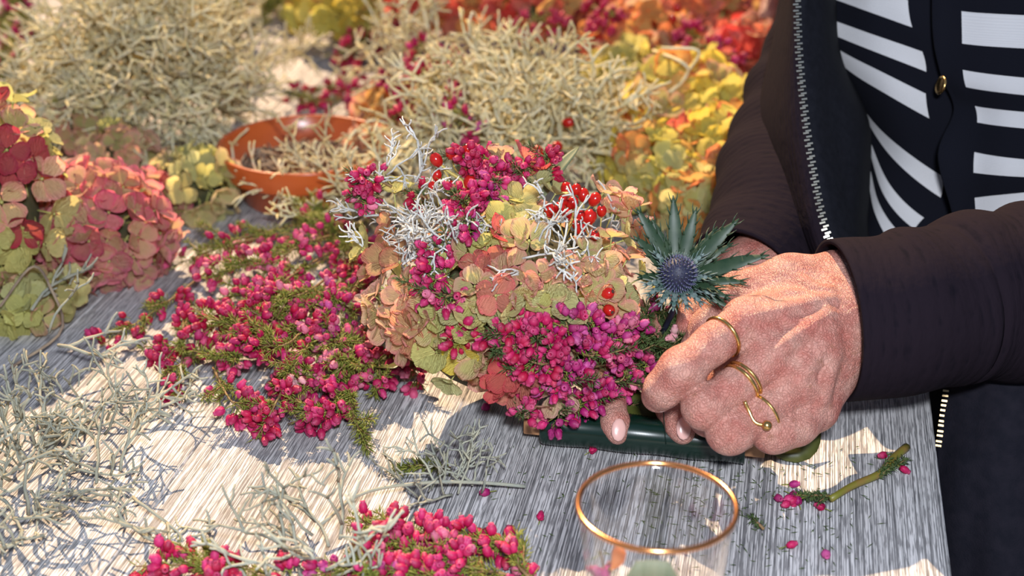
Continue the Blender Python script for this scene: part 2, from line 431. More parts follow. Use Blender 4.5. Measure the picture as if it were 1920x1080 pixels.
def petal_locals(r, open_=1.0):
    out = []; a0 = r.uniform(0, 6.28)
    for k in range(4):
        tilt = R(r.uniform(-5, 38)) * open_
        out.append(Matrix.Rotation(a0 + k * math.pi / 2 + r.uniform(-.22, .22), 4, 'Z') @ Matrix.Translation((0, 0.03, 0.02 * k)) @
                   Matrix.Rotation(tilt, 4, 'X') @ Matrix.Rotation(r.uniform(-.2, .2), 4, 'Y') @ Matrix.Scale(r.uniform(0.82, 1.1), 4))
    return out
def whole_floret(seed):
    r = random.Random(seed); m = MB()
    for L in petal_locals(r):
        p = r.choice(PM); b0 = len(m.v)
        m.v += [L @ v for v in p.v]; m.e += p.e
        for f in p.f: m.quad(*[b0 + i for i in f])
    return m.mesh('floret', PETAL)
FLORETS = [whole_floret(40 + k) for k in range(8)]
def floret(parent, pos, nrm, size, keys, r=rnd, jitter=0.35, detail=True):
    n = (Vector(nrm) + rv(r) * jitter).normalized()
    c = pal(keys, r); g = r.uniform(.9, 1.08); c = (min(1, c[0] * g), min(1, c[1] * g), min(1, c[2] * g), c[3])
    if not detail:
        return add('floret', r.choice(FLORETS), parent, TR(pos, n, r.uniform(0, 6.28), size), c)
    mw = TR(pos, n, 0, size)
    o = add('floret', HEART, parent, mw)
    for L in petal_locals(r):
        gg = r.uniform(.88, 1.1)
        add('petal', r.choice(PETALS), o, mw @ L, (min(1, c[0] * gg), min(1, c[1] * gg), min(1, c[2] * gg), c[3]))
    return o

def bell_mesh(k):
    m = MB(); q = [1.0, 1.12, 0.92][k]
    m.lathe([(0.0001, 0), (.0013, .0003), (.0021 * q, .0016), (.0024 * q, .0031), (.0020 * q, .0046), (.0012, .0055), (.0015, .0062), (.0007, .0056), (.0004, .0040)],
            8, 0, I4, [0, 0, 0, .1, .3, .7, 1, .5, 0])
    for a in range(4):
        an = a * math.pi / 2 + .3; d = Vector((math.cos(an), math.sin(an), 0))
        m.tube([d * .0006, d * .0019 + Vector((0, 0, .0012)), d * .0026 + Vector((0, 0, .0026))], [.0005, .0005, .0001], 3, 0)
    m.tube([(0, 0, -.0045), (0, 0, 0)], .0003, 4, 1)
    return m.mesh('bell', [BELL, NEEDLE])
BELLS = [bell_mesh(k) for k in range(3)]
BPAL = {
 'mag': [(0.47, 0.008, 0.085), (0.54, 0.014, 0.105), (0.40, 0.006, 0.07), (0.58, 0.03, 0.16)],
 'red': [(0.45, 0.006, 0.045), (0.38, 0.005, 0.04), (0.52, 0.012, 0.07)],
 'pur': [(0.40, 0.012, 0.15), (0.46, 0.03, 0.20), (0.34, 0.010, 0.12), (0.52, 0.08, 0.28)],
 'pink': [(0.64, 0.09, 0.20), (0.70, 0.20, 0.30), (0.58, 0.04, 0.15)],
 'pale': [(0.74, 0.38, 0.40), (0.76, 0.46, 0.46)],
}
def cat_path(ctrl, n):
    P = [Vector(p) for p in ctrl]
    P = [P[0] * 2 - P[1]] + P + [P[-1] * 2 - P[-2]]
    out = []; segs = len(P) - 3
    for i in range(n + 1):
        x = min(i / n * segs, segs - 1e-6); k = int(x); t = x - k
        a, b, c, d = P[k:k + 4]
        out.append(0.5 * ((2 * b) + (c - a) * t + (2 * a - 5 * b + 4 * c - d) * t * t + (3 * b - a - 3 * c + d) * t ** 3))
    return out
def needle(m, p, d, L, wd, mi):
    s = d.orthogonal().normalized(); s = Quaternion(d, rnd.uniform(0, 6.28)) @ s; q = d.cross(s)
    b = len(m.v); mid = p + d * L * .5
    m.v += [p, mid + s * wd, mid - s * wd * .5 + q * wd * .8, mid - s * wd * .5 - q * wd * .8, p + d * L]; m.e += [0] * 5
    for a_, b_ in ((1, 2), (2, 3), (3, 1)):
        m.quad(b, b + a_, b + b_, mi=mi); m.quad(b + 4, b + b_, b + a_, mi=mi)
def sprig(ctrl, nb, t0, t1, keys, needles, parent=None, name='heather_sprig', nm=None, spread=0.0055, nl=0.008, bs=1.08, r=rnd, side=3):
    nb = int(nb * 1.6); needles = int(needles * 1.5)
    """heather shoot: woody stem, needle foliage, bells in small tufts"""
    path = cat_path(ctrl, 16); nm = nm or NEEDLE
    L = sum((path[i + 1] - path[i]).length for i in range(16))
    def at(t):
        x = min(max(t, 0), .9999) * 16; i = int(x); p = path[i].lerp(path[i + 1], x - i)
        return p, (path[i + 1] - path[i]).normalized()
    stem = MB(); stem.tube(path, [.0011 - .0007 * i / 16 for i in range(17)], 5)
    fol = MB()
    for _ in range(side):                        # short leafy side shoots
        t = r.uniform(.05, .8); p, tg = at(t); d = (tg + rv(r) * .7); d.z = abs(d.z) * .6; d.normalize()
        ln = r.uniform(.012, .028); e = p + d * ln
        stem.tube([p, p + d * ln * .5 + rv(r) * .001, e], [.0006, .0005, .0003], 4)
        for k in range(int(ln * 2600)):
            q = p.lerp(e, r.random()); needle(fol, q, (d * .9 + rv(r) * .9).normalized(), nl * r.uniform(.6, 1), .0004, 0)
    for k in range(needles):
        t = r.random(); p, tg = at(t)
        needle(fol, p, (tg * .8 + rv(r)).normalized(), nl * r.uniform(.7, 1.2), .00042, 0)
    if parent is None:
        root = empty(name, path[0]); put('stem', stem, STEMM, root)
        if fol.v: put('foliage', fol, nm, root, kind='stuff')
    else:
        b0 = len(stem.v); stem.v += fol.v; stem.e += fol.e
        for f in fol.f: stem.quad(*[b0 + i for i in f], mi=1)
        root = put(name, stem, [STEMM, nm], parent)
    k = 0
    while k < nb:
        t = t0 + (t1 - t0) * r.random(); p, tg = at(t)
        rad = rv(r); rad = (rad - tg * rad.dot(tg)).normalized() if abs(rad.dot(tg)) < .95 else tg.orthogonal().normalized()
        c0 = p + rad * spread * r.uniform(.3, 1.1)
        for _ in range(min(r.choice((2, 3, 4)), nb - k)):
            d = (rad * .8 + tg * .45 + rv(r) * .75).normalized()
            c = r.choice(BPAL[r.choice(keys)]); g = r.uniform(.82, 1.15)
            pos = c0 + d * .003 + rv(r) * .0018
            if pos.z < .003: pos.z = .003 + r.random() * .002
            add('bell', r.choice(BELLS), root, TR(pos, d, r.uniform(0, 6), bs * r.uniform(.85, 1.15)), (min(1, c[0] * g), c[1] * g, c[2] * g, 1))
            k += 1
    return root

def branch_mesh(name, seed, L, rad, mat, forks=2, wig=.35, n=5, side=.75):
    r = random.Random(seed); m = MB()
    def grow(p, d, ln, rr, dep):
        pts = [p]; k = 4
        for i in range(k):
            d = (d + rv(r) * wig).normalized(); p = p + d * ln / k; pts.append(p)
            if dep > 0 and i < k - 1 and r.random() < side:
                d2 = (d + rv(r) * 1.3).normalized()
                grow(p, d2, ln * r.uniform(.45, .75), rr * .86, dep - 1)
        m.tube(pts, [rr * (1 - .05 * i) for i in range(k)] + [rr * .72], n)
        if dep > 0:
            for _ in range(2): grow(p, (d + rv(r) * .9).normalized(), ln * r.uniform(.45, .7), rr * .86, dep - 1)
    grow(Vector(), Vector((0, 0, 1)), L, rad, forks)
    return m.mesh(name, mat)
BR = [branch_mesh('branch', 100 + k, .046, .0017, TWIG, 2, .27, 5, .5) for k in range(9)]
BRS = [branch_mesh('silver_twig', 200 + k, .030, .00112, SILVER, 2, .42, 5, .45) for k in range(7)]
BRG = [branch_mesh('branch', 300 + k, .032, .00118, GREYTW, 2, .30, 5, .5) for k in range(8)]

def mound(name, c, rad, n, meshes, label, cat, sc=(.85, 1.15), inner=(.30, .86), low=-.25, r=rnd, group=None, tang=.9):
    root = tag(empty(name, Vector((c.x, c.y, 0))), label, cat, group)
    i = 0
    while i < n:
        d = rv(r)
        if d.z < low: continue
        k = r.uniform(*inner) ** .6
        p = Vector((c.x + rad[0] * d.x * k, c.y + rad[1] * d.y * k, c.z + rad[2] * d.z * k))
        if p.z < .006: continue
        o = (d * (1 - .4 * tang) + rv(r) * tang).normalized()
        if p.z < .03 and o.z < 0: o.z = -o.z
        add('branch', r.choice(meshes), root, TR(p, o, r.uniform(0, 6.28), r.uniform(*sc)))
        i += 1
    return root

def dome(px, py, rpx, k=.75):
    z = 0.0
    for _ in range(5):
        p = pz(px, py, z); Rm = rpx * depth_of(p) / F; z = k * Rm
    return pz(px, py, z), Rm
def head(px, py, rpx, n, keys, size, label, detail=True, sq=(1, 1, .85), stretch=1.0, jit=.35, low=-.35, group=None, k=.75, zadd=0.0, name='hydrangea', seed=None):
    r = random.Random(seed if seed is not None else int(px * 7 + py))
    c, Rm = dome(px, py, rpx, k)
    if zadd: c = pz(px, py, c.z + zadd); Rm = rpx * depth_of(c) / F
    root = tag(empty(name, Vector((c.x, c.y, max(0, c.z - Rm)))), label, 'hydrangea', group)
    st = MB()
    rad = (Rm * sq[0] * stretch, Rm * sq[1], Rm * sq[2])
    ga = math.pi * (3 - math.sqrt(5)); tot = int(n)
    base = Vector((c.x, c.y, c.z - rad[2] * .75))
    for i in range(tot):
        z = 1 - (1 - low) * (i + .5) / tot; q = math.sqrt(max(0, 1 - z * z)); a = i * ga
        d = (Vector((q * math.cos(a), q * math.sin(a), z)) + rv(r) * .14).normalized()
        kk = r.uniform(.84, 1.04)
        p = Vector((c.x + rad[0] * d.x * kk, c.y + rad[1] * d.y * kk, c.z + rad[2] * d.z * kk))
        if p.z < .005: p.z = .005 + r.random() * .006
        floret(root, p, d, size * r.uniform(.85, 1.15), keys, r, jit, detail)
        st.tube([base, base.lerp(p, .5) + rv(r) * .004, p - d * size * .8], [.0012, .0008, .0006], 4)
    cq = .60 if detail else .30
    st.ball(Matrix.Translation(c), rad[0] * cq, rad[1] * cq, rad[2] * cq, 12, 8, 1)  # dark ball added inside the head so its gaps look shaded
    put('stalks', st, [GSTEM, CORE], root, kind='stuff')
    return root

# ------------------------------------------------------------------ the flower arrangement being tied
AC = Vector((0.0, 0.878, 0.073)); AR = (0.088, 0.080, 0.070)
arr = tag(empty('flower_arrangement', Vector((AC.x, AC.y, 0))), 'domed flower arrangement of hydrangea, heather, rose hips and silver twigs being tied', 'flower arrangement')
mb = MB(); mb.ball(Matrix.Translation(AC), AR[0] * .80, AR[1] * .80, AR[2] * .82, 20, 12); put('gap_shade_core', mb, CORE, arr)  # filler core, made dark so gaps between the flowers read as shade
def cp(x, y): return 640 + x / 1.895, 250 + y / 1.895          # detail view -> photo pixel
def asurf(x, y, s=1.0): return on_ell(*cp(x, y), AC, AR, s)
FL = """190,215,L 90,390,L 180,340,S 185,400,S 130,500,P 170,470,S 150,550,P 210,460,S 230,590,P 190,620,P 250,640,P 150,640,M 200,700,P 260,690,S 300,740,S
240,740,P 330,690,M 350,640,L 310,620,M 370,500,L 420,640,L 460,650,L 400,740,L 350,770,L 430,800,Y 395,870,L 480,790,M 520,100,M 560,100,P 650,95,R 720,140,R 590,235,L
635,235,L 700,200,L 760,215,L 560,320,L 600,310,L 660,310,L 510,370,L 450,430,M 525,400,L 620,385,M 665,395,M 570,380,R 480,490,R 540,460,R 570,510,P 550,580,R
480,550,M 500,590,M 610,480,P 640,530,P 700,510,P 730,570,M 760,600,L 700,620,L 620,620,L 580,640,L 800,640,L 660,590,P 790,540,P 780,490,P 850,430,M 890,450,M 860,500,P
880,560,M 920,550,M 900,610,S 950,300,P 960,370,M 1000,380,L 980,250,P 920,230,P 1020,280,P 1040,330,P 1010,450,P 1050,520,L 980,590,L 1020,630,M 980,630,P 1080,670,P
1050,400,P 940,490,P 550,890,R 600,930,R 680,950,P 640,870,R 760,930,P 590,850,R 120,580,P 160,690,P 280,560,M 220,540,P 290,670,P 340,560,L 410,590,L 450,700,L""".split()
ra = random.Random(11)
for it in FL:
    x, y, k = it.split(','); p, n = asurf(int(x), int(y), 1.03)
    floret(arr, p + n * ra.uniform(-.002, .004), (n + Vector((0, -.15, .15))).normalized(), .0145 * ra.uniform(.82, 1.2), k, ra, .5)
for i in range(110):                               # deeper florets all round, the back too
    d = rv(ra)
    if d.z < -.35: continue
    p = Vector((AC.x + AR[0] * d.x * .84, AC.y + AR[1] * d.y * .84, AC.z + AR[2] * d.z * .84))
    floret(arr, p, d, .0135, 'LMPPS', ra, .5)
def aspr(a, b, nb, keys, need=40, s=1.07, nm=None, sp=.0055, t0=.15, bs=1.02, side=1):
    p0, n0 = asurf(*a, .93); p1, n1 = asurf(*b, s)
    nb = int(nb * 1.55); mid = (p0 + p1) / 2 + (n0 + n1) * .005
    if (p1 - p0).length < .006: p1 = p0 + n1 * .014
    return sprig([p0, mid, p1], nb, t0, 1.0, keys, need, arr, nm=nm or NEEDLED, spread=sp, bs=bs, r=ra, side=side)
for a, b, nb, k in [
  ((620, 760), (520, 690), 16, ['mag', 'red']), ((700, 730), (560, 665), 18, ['mag', 'red']), ((760, 740), (640, 690), 18, ['mag']), ((780, 800), (620, 790), 20, ['mag', 'red']),
  ((850, 720), (850, 650), 14, ['pur', 'mag']), ((860, 780), (960, 690), 20, ['pur', 'pink']), ((900, 830), (1020, 720), 20, ['pur', 'pink']), ((880, 870), (1020, 820), 20, ['pur', 'pink']),
  ((820, 880), (950, 910), 22, ['pur', 'mag']), ((780, 830), (700, 880), 18, ['mag', 'pur']), ((880, 900), (990, 960), 22, ['pur']), ((800, 900), (850, 975), 22, ['pur', 'mag']),
  ((740, 780), (730, 740), 14, ['mag']), ((820, 770), (900, 770), 18, ['pur', 'mag']), ((760, 850), (820, 840), 16, ['mag', 'pur']), ((480, 720), (400, 715), 9, ['red', 'mag']),
  ((680, 930), (620, 960), 12, ['mag', 'pink']), ((700, 820), (590, 830), 12, ['mag']), ((900, 740), (1010, 690), 16, ['pur', 'pink']), ((930, 880), (1060, 800), 12, ['pur', 'pink']),
  ((700, 700), (690, 690), 10, ['mag']), ((760, 690), (800, 670), 12, ['pur', 'mag']), ((860, 690), (840, 645), 7, ['pur']), ((640, 740), (590, 740), 12, ['mag', 'red']),
  ((520, 200), (430, 100), 14, ['mag', 'red']), ((560, 190), (490, 130), 18, ['red', 'mag']), ((500, 320), (400, 240), 20, ['mag']), ((500, 280), (440, 300), 16, ['mag']),
  ((490, 350), (455, 385), 14, ['mag', 'pur']), ((620, 200), (560, 165), 16, ['red', 'mag']), ((690, 190), (620, 160), 14, ['mag']), ((560, 240), (520, 230), 14, ['mag', 'pur']),
  ((180, 190), (70, 190), 18, ['mag', 'red']), ((150, 230), (80, 265), 9, ['mag', 'pink']), ((410, 560), (285, 575), 14, ['mag', 'pink']), ((430, 540), (305, 495), 10, ['mag']),
  ((390, 440), (330, 440), 7, ['mag']), ((430, 580), (370, 595), 10, ['mag', 'pink']), ((340, 280), (285, 255), 6, ['red']), ((720, 160), (735, 150), 8, ['red'])]:
    aspr(a, b, nb, k, 26, 1.09)
for a, b, nb, k in [((1030, 760), (1090, 640), 3, ['pale']), ((1040, 800), (1180, 640), 5, ['pale']), ((1060, 830), (1200, 720), 2, ['pale']), ((1040, 860), (1110, 820), 2, ['pink']),
                    ((1000, 780), (1050, 680), 2, ['pur']), ((1090, 780), (1190, 690), 2, ['pale']), ((1040, 880), (1060, 870), 2, ['pur']), ((1100, 800), (1150, 760), 0, ['pale']),
                    ((1080, 720), (1130, 610), 5, ['pur']), ((1100, 700), (1230, 610), 4, ['pale']), ((1060, 820), (1120, 740), 0, ['pale']), ((1020, 840), (1050, 780), 0, ['pale'])]:
    p0, n0 = asurf(*a, .95); p1, n1 = asurf(*b, 1.06)
    sprig([p0, (p0 + p1) / 2 + n0 * .004, p1], nb, .7, 1.0, k, 170, arr, nm=NEEDLED, spread=.006, nl=.008, r=ra, side=6)
sprig([pd(1045, 745, .945), pd(1047, 770, .93), pd(1046, 792, .925)], 5, .7, 1, ['mag', 'pur'], 30, arr, nm=NEEDLED, r=ra, side=1)
# silver twigs tucked in two places
for x, y in [(120, 150), (200, 110), (260, 90), (300, 140), (230, 200), (300, 220), (350, 180), (280, 300), (330, 330), (250, 340), (390, 330), (300, 400), (380, 400), (420, 380), (250, 420), (340, 440),
             (150, 300), (100, 300), (90, 420), (400, 300), (330, 260), (210, 150), (300, 370), (220, 390), (360, 370), (170, 120),
             (640, 300), (740, 290), (780, 330), (700, 380), (760, 420), (790, 400), (720, 500), (820, 320), (700, 440), (770, 470), (650, 320), (960, 190), (200, 440), (180, 280),
             (250, 300), (300, 280), (340, 310), (370, 340), (290, 350), (320, 380), (350, 400), (390, 380), (410, 350), (270, 390), (310, 430), (240, 310), (360, 290), (400, 410), (330, 350), (280, 250),
             (720, 310), (760, 350), (740, 400), (790, 360), (810, 380), (720, 460), (750, 440)]:
    p, n = asurf(x, y, 1.09)
    d = (n * .25 + rv(ra)).normalized()
    if d.dot(n) < 0: d = (d - n * d.dot(n) * 1.6).normalized()
    add('silver_twig', ra.choice(BRS), arr, TR(p - d * .010, d, ra.uniform(0, 6), ra.uniform(.55, .78)))
def hip_mesh():
    m = MB(); m.lathe([(.0002, -.0046), (.0018, -.0042), (.0032, -.0022), (.0037, 0), (.0034, .0022), (.0022, .0040), (.0010, .0046), (.0001, .0046)], 12)
    for k in range(5):
        a = k * 1.257; d = Vector((math.cos(a), math.sin(a), 0))
        m.tube([Vector((0, 0, .0044)) + d * .0004, Vector((0, 0, .0058)) + d * .0013], [.0005, .0001], 3, 1)
    m.ball(Matrix.Translation((0, 0, .0046)), .0009, .0009, .0006, 6, 4, 1)
    m.tube([(0, 0, -.0046), (0.001, 0, -.012), (0.003, .001, -.018)], .0005, 4, 2)
    return m.mesh('rose_hip', [HIP, HIPC, YSTEM])
HIPM = hip_mesh()
for x, y, s in [(338, 95, 1.1), (390, 73, 1), (452, 60, 1), (340, 150, .9), (455, 175, 1.15), (385, 185, .8), (325, 190, .8), (800, 200, 1.1), (834, 200, .9), (860, 220, 1.05), (900, 235, 1.1), (820, 248, 1),
                (740, 275, 1), (777, 268, 1), (880, 300, 1.25), (925, 277, .9), (845, 290, .9), (800, 290, .95), (898, 368, .95), (850, 340, .9), (790, 240, .9), (945, 570, 1.05), (950, 628, 1), (840, 325, 1)]:
    p, n = asurf(x, y, 1.11)
    add('rose_hip', HIPM, arr, TR(p, (n + rv(ra) * .6 + Vector((0, -.2, .3))).normalized(), ra.uniform(0, 6), s))
mb = MB(); q = [asurf(x, y, s)[0] for x, y, s in [(340, 100, 1.09), (380, 135, 1.08), (425, 165, 1.07), (435, 190, 1.05), (445, 220, 1.0)]]
mb.tube(cat_path(q, 10), .0011, 6); q2 = [asurf(x, y, s)[0] for x, y, s in [(350, 155, 1.07), (400, 185, 1.07), (440, 205, 1.05)]]
mb.tube(q2, .0009, 6); put('hip_stalk', mb, YSTEM, arr)
# spent brown centre on one floret, dark leaves under the rim
def leaf(name, pts, wid, mat, parent, nseg=10, fold=.18, up=(0, -.4, 1), pw=.7):
    path = cat_path(pts, nseg); m = MB(); up = Vector(up).normalized()
    for i, p in enumerate(path):
        t = i / nseg; hw = wid * math.sin(math.pi * min(1, t * .97 + .02)) ** pw
        tg = (path[min(i + 1, nseg)] - path[max(i - 1, 0)]).normalized(); s = tg.cross(up).normalized(); nn = s.cross(tg)
        for k in (-1, -.5, 0, .5, 1): m.v.append(p + s * hw * k + nn * abs(k) * hw * fold)
    for i in range(nseg):
        for k in range(4):
            a = i * 5 + k; m.quad(a, a + 1, a + 6, a + 5)
    o = put(name, m, mat, parent); md = o.modifiers.new('thick', 'SOLIDIFY'); md.thickness = .0005; return o
leaf('leaf', [pd(1425, 800, .955), pd(1468, 822, .945), pd(1502, 828, .94), pd(1538, 808, .945)], .0135, LEAFD, arr, up=(.2, -.8, .6))
leaf('leaf', [pd(1120, 690, .97), pd(1180, 760, .955), pd(1290, 800, .95)], .012, LEAFD, arr)
leaf('leaf', [pz(740, 690, .03), pz(720, 680, .012), pz(690, 650, .004)], .012, LEAFD, arr)
leaf('leaf', [pd(1010, 380, 1.0), pd(1045, 320, 1.0), pd(1085, 275, 1.01)], .004, SAGE, arr)
# ------------------------------------------------------------------ sea holly thistle at the arrangement's edge
TC = pd(1271, 515, .905)
TAX = (CAM + Vector((0.05, 0.1, 0.35)) - TC).normalized()
th = tag(empty('sea_holly', TC - TAX * .02), 'steel-blue sea holly thistle with spiny green bracts beside the knuckles', 'thistle')
mb = MB(); MT = TR(TC, TAX); mb.ball(MT, .0105, .0105, .0125, 16, 10); mb.tube([TC - TAX * .01, TC - TAX * .03 + Vector((0, .01, -.02)), TC - TAX * .04 + Vector((-.01, .02, -.05))], .002, 6)
fh = put('flower_cone', mb, THIST, th)
mb = MB()
for i in range(260):
    z = 1 - 1.75 * (i + .5) / 260; q = math.sqrt(max(0, 1 - z * z)); a = i * 2.39996
    d = Vector((q * math.cos(a), q * math.sin(a), z)); p = MT @ Vector((d.x * .0100, d.y * .0100, d.z * .0120))
    dw = (MT.to_3x3() @ d).normalized()
    mb.tube([p, p + dw * .0022], [.00055, .00045], 4, 0); mb.tube([p + dw * .0022, p + dw * .0040], [.0004, .00006], 3, 1)
put('florets', mb, [SPIKE, BRACTP], fh, kind='stuff')
def build_bract(tip, wid, mat):
    base = TC - TAX * .009; m = MB(); NS = 12
    path = cat_path([base, base + (tip - base) * .35 - TAX * .001, base + (tip - base) * .7 + TAX * .001, tip], NS)
    rows, teeth = [], []
    for i, p in enumerate(path):
        t = i / NS; hw = wid * (math.sin(math.pi * min(1, .12 + t * .87)) ** 1.1) + .00015
        tg = (path[min(i + 1, NS)] - path[max(i - 1, 0)]).normalized(); s = tg.cross(TAX).normalized(); u = s.cross(tg)
        for k in (-1, 0, 1): m.v.append(p + s * hw * k + u * abs(k) * hw * .45); m.e.append(0)
        if 2 < i < NS and i % 2 == 1:
            for k in (-1, 1): teeth.append((p + s * hw * k * .9 + u * hw * .4, tg, s * k, u))
    for i in range(NS):
        for k in range(2):
            a = i * 3 + k; m.quad(a, a + 1, a + 4, a + 3)
    for q, tg, s, u in teeth:
        m.tube([q - tg * .001, q + s * .0014 + tg * .0024 + u * .0005, q + s * .0020 + tg * .0056 + u * .001], [.0007, .0004, .0001], 4, 0)
    o = put('bract', m, mat, th); md = o.modifiers.new('thick', 'SOLIDIFY'); md.thickness = .0004; return o
for px, py, d, wd in [(1262, 366, .915, .0040), (1306, 388, .912, .0036), (1386, 410, .905, .0042), (1443, 478, .895, .0044), (1192, 388, .91, .0036), (1221, 408, .915, .0030), (1188, 442, .90, .0036),
                      (1230, 430, .925, .0026), (1330, 440, .925, .0028), (1375, 455, .915, .0026), (1195, 520, .90, .0030), (1400, 530, .905, .0030), (1370, 560, .90, .0028), (1350, 545, .89, .0024), (1372, 580, .905, .0026), (1345, 425, .92, .0022)]:
    build_bract(pd(px, py, d), wd, BRACT)
for px, py, d in [(1212, 555, .895), (1235, 575, .89), (1262, 583, .888), (1290, 580, .888), (1318, 572, .89), (1335, 520, .895), (1205, 535, .895), (1225, 470, .90), (1320, 475, .905), (1340, 555, .895)]:
    build_bract(pd(px, py, d), .0019, BRACTP)

# ------------------------------------------------------------------ wire-wound stick under the arrangement
ws = tag(empty('wire_stick', pz(1000, 805, 0)), 'wooden stick wound with dark green florist wire held under the arrangement', 'florist wire')
A, B = pz(984, 793, .0135), pz(1435, 838, .0135)
ax = (B - A).normalized(); sd = Vector((ax.y, -ax.x, 0))
Mx = Matrix((( ax.x, sd.x, 0, 0), (ax.y, sd.y, 0, 0), (0, 0, 1, 0), (0, 0, 0, 1)))
mb = MB(); Lw = (B - A).length
mb.box(Matrix.Translation((A + B) / 2) @ Mx, Lw, .0105, .0105); st_ = put('stick', mb, WOOD, ws, smooth=False)
md = st_.modifiers.new('bevel', 'BEVEL'); md.width = .0008; md.segments = 2
W0, W1 = A + ax * .011, B - ax * .012; prof = []; n = 150
mb = MB(); L2 = (W1 - W0).length
for i in range(n + 1):
    t = i / n; rr = (.0122 + .0004 * math.sin(t * 19)) * (min(1, t * 30 + .75) if t < .02 else 1)
    prof.append((rr + (.00022 if i % 2 else -.00022), t * L2))
prof = [(.004, 0)] + prof + [(.004, L2)]
mb.lathe(prof, 20, 0, TR(W0, ax)); put('wire_winding', mb, WIRE, ws)
mb = MB(); mb.tube(cat_path([W0 + ax * .078 + Vector((0, -.0125, .002)), W0 + ax * .076 + Vector((0, -.006, .025)), W0 + ax * .074 + Vector((0, .01, .05))], 8), .0003, 5)
put('loose_wire', mb, WIRE, ws)

# ------------------------------------------------------------------ heather pile on the table
HP = [((400, 500), (310, 575), (190, 648), 26, ['red', 'mag'], 30, .02, 'far left heather sprig with dark red tip reaching out over bare table'),
      ((360, 560), (330, 630), (300, 690), 30, ['red', 'mag'], 50, .02, None),
      ((345, 600), (335, 680), (332, 748), 10, ['pink', 'mag'], 40, .012, 'short heather sprig with one pink bell tuft pointing at the silver twigs'),
      ((560, 640), (520, 740), (480, 822), 42, ['mag', 'red'], 40, .022, 'nearest curved heather sprig crowded with magenta bells at pile front'),
      ((400, 690), (440, 750), (500, 790), 44, ['mag'], 40, .02, None), ((640, 690), (610, 760), (540, 795), 40, ['mag'], 40, .02, None),
      ((690, 600), (660, 700), (635, 790), 22, ['mag', 'pur'], 60, .02, None), ((700, 600), (745, 660), (790, 722), 24, ['pink', 'mag'], 90, .022, 'heather sprig ending between the pile and the arrangement'),
      ((655, 660), (668, 750), (688, 842), 0, ['pink'], 260, .02, 'bare green heather tip pointing at the table front'),
      ((520, 440), (420, 470), (320, 500), 24, ['mag', 'pink'], 90, .03, None), ((560, 420), (470, 440), (370, 470), 16, ['pink', 'mag'], 150, .03, None),
      ((620, 480), (520, 530), (410, 560), 34, ['mag', 'pink'], 90, .04, None), ((640, 460), (540, 520), (450, 600), 36, ['mag'], 70, .045, None),
      ((620, 540), (560, 610), (480, 660), 42, ['mag', 'red'], 50, .04, None), ((680, 500), (600, 560), (520, 600), 44, ['mag', 'pink'], 50, .045, None),
      ((700, 480), (650, 570), (590, 650), 44, ['mag', 'pur'], 50, .045, None), ((660, 430), (560, 470), (470, 540), 26, ['mag', 'pink'], 110, .045, None),
      ((600, 420), (650, 480), (660, 550), 36, ['mag', 'red'], 80, .045, None), ((580, 410), (640, 430), (700, 480), 26, ['mag'], 130, .03, None),
      ((700, 520), (725, 600), (745, 690), 26, ['pink', 'mag'], 110, .03, None), ((690, 430), (610, 430), (520, 470), 6, ['mag'], 240, .035, None),
      ((660, 470), (600, 415), (560, 420), 4, ['mag'], 230, .04, None), ((600, 600), (560, 660), (520, 725), 14, ['pale', 'pink'], 210, .04, 'green heather tip with few pale bells lying across the pile'),
      ((520, 540), (450, 590), (380, 620), 34, ['mag', 'red'], 60, .035, None), ((690, 560), (650, 660), (600, 720), 30, ['mag', 'pink'], 100, .035, None),
      ((640, 500), (560, 560), (470, 560), 40, ['pink', 'mag'], 60, .05, None), ((560, 560), (470, 610), (390, 590), 38, ['mag', 'red'], 60, .04, None),
      ((650, 560), (690, 500), (700, 540), 30, ['mag', 'pur'], 50, .04, None), ((540, 470), (470, 500), (390, 520), 20, ['mag', 'pink'], 150, .045, None),
      ((600, 560), (530, 640), (440, 640), 44, ['red', 'mag'], 40, .045, None), ((640, 640), (560, 680), (640, 740), 24, ['mag', 'pink'], 110, .03, None),
      ((470, 640), (430, 660), (350, 650), 24, ['mag', 'pink'], 110, .025, None), ((560, 520), (600, 560), (680, 590), 30, ['mag', 'pur'], 90, .045, None),
      ((540, 560), (480, 580), (560, 620), 36, ['mag', 'red'], 40, .05, None), ((700, 640), (720, 690), (700, 740), 22, ['pink', 'mag'], 80, .02, None),
      ((620, 400), (600, 380), (580, 400), 2, ['mag'], 200, .04, None), ((650, 600), (640, 640), (690, 640), 18, ['pink'], 120, .035, None)]
rh = random.Random(23)
PLAB = {(300, 690): 'heather sprig at lower left of the pile beside the short pink tuft',
        (500, 790): 'heather sprig along the lower left edge of the pile, left of the nearest curved one',
        (540, 795): 'heather sprig at pile front just right of the nearest curved one',
        (635, 790): 'drooping heather sprig left of the bare green tip',
        (320, 500): 'uppermost left heather sprig pointing at the dense pink hydrangea',
        (370, 470): 'heather sprig at upper left of the pile beside its woody brown stem',
        (700, 480): 'heather sprig at pile top right touching the arrangement',
        (745, 690): 'heather sprig under the left flank of the arrangement',
        (520, 470): 'mostly green heather shoot across the top of the pile',
        (560, 420): 'green heather shoot at the pile top nearest the orange bowl',
        (350, 650): 'heather sprig at the left edge of the pile above the short pink tuft',
        (600, 720): 'heather sprig at the inner front curve of the pile above the bare boards',
        (640, 740): 'heather sprig at right front of the pile above the bare green tip',
        (690, 640): 'pink heather sprig at right of the pile near the arrangement base',
        (700, 740): 'heather sprig right of the bare green tip',
        (580, 400): 'highest green heather tip in front of the pale twigs'}
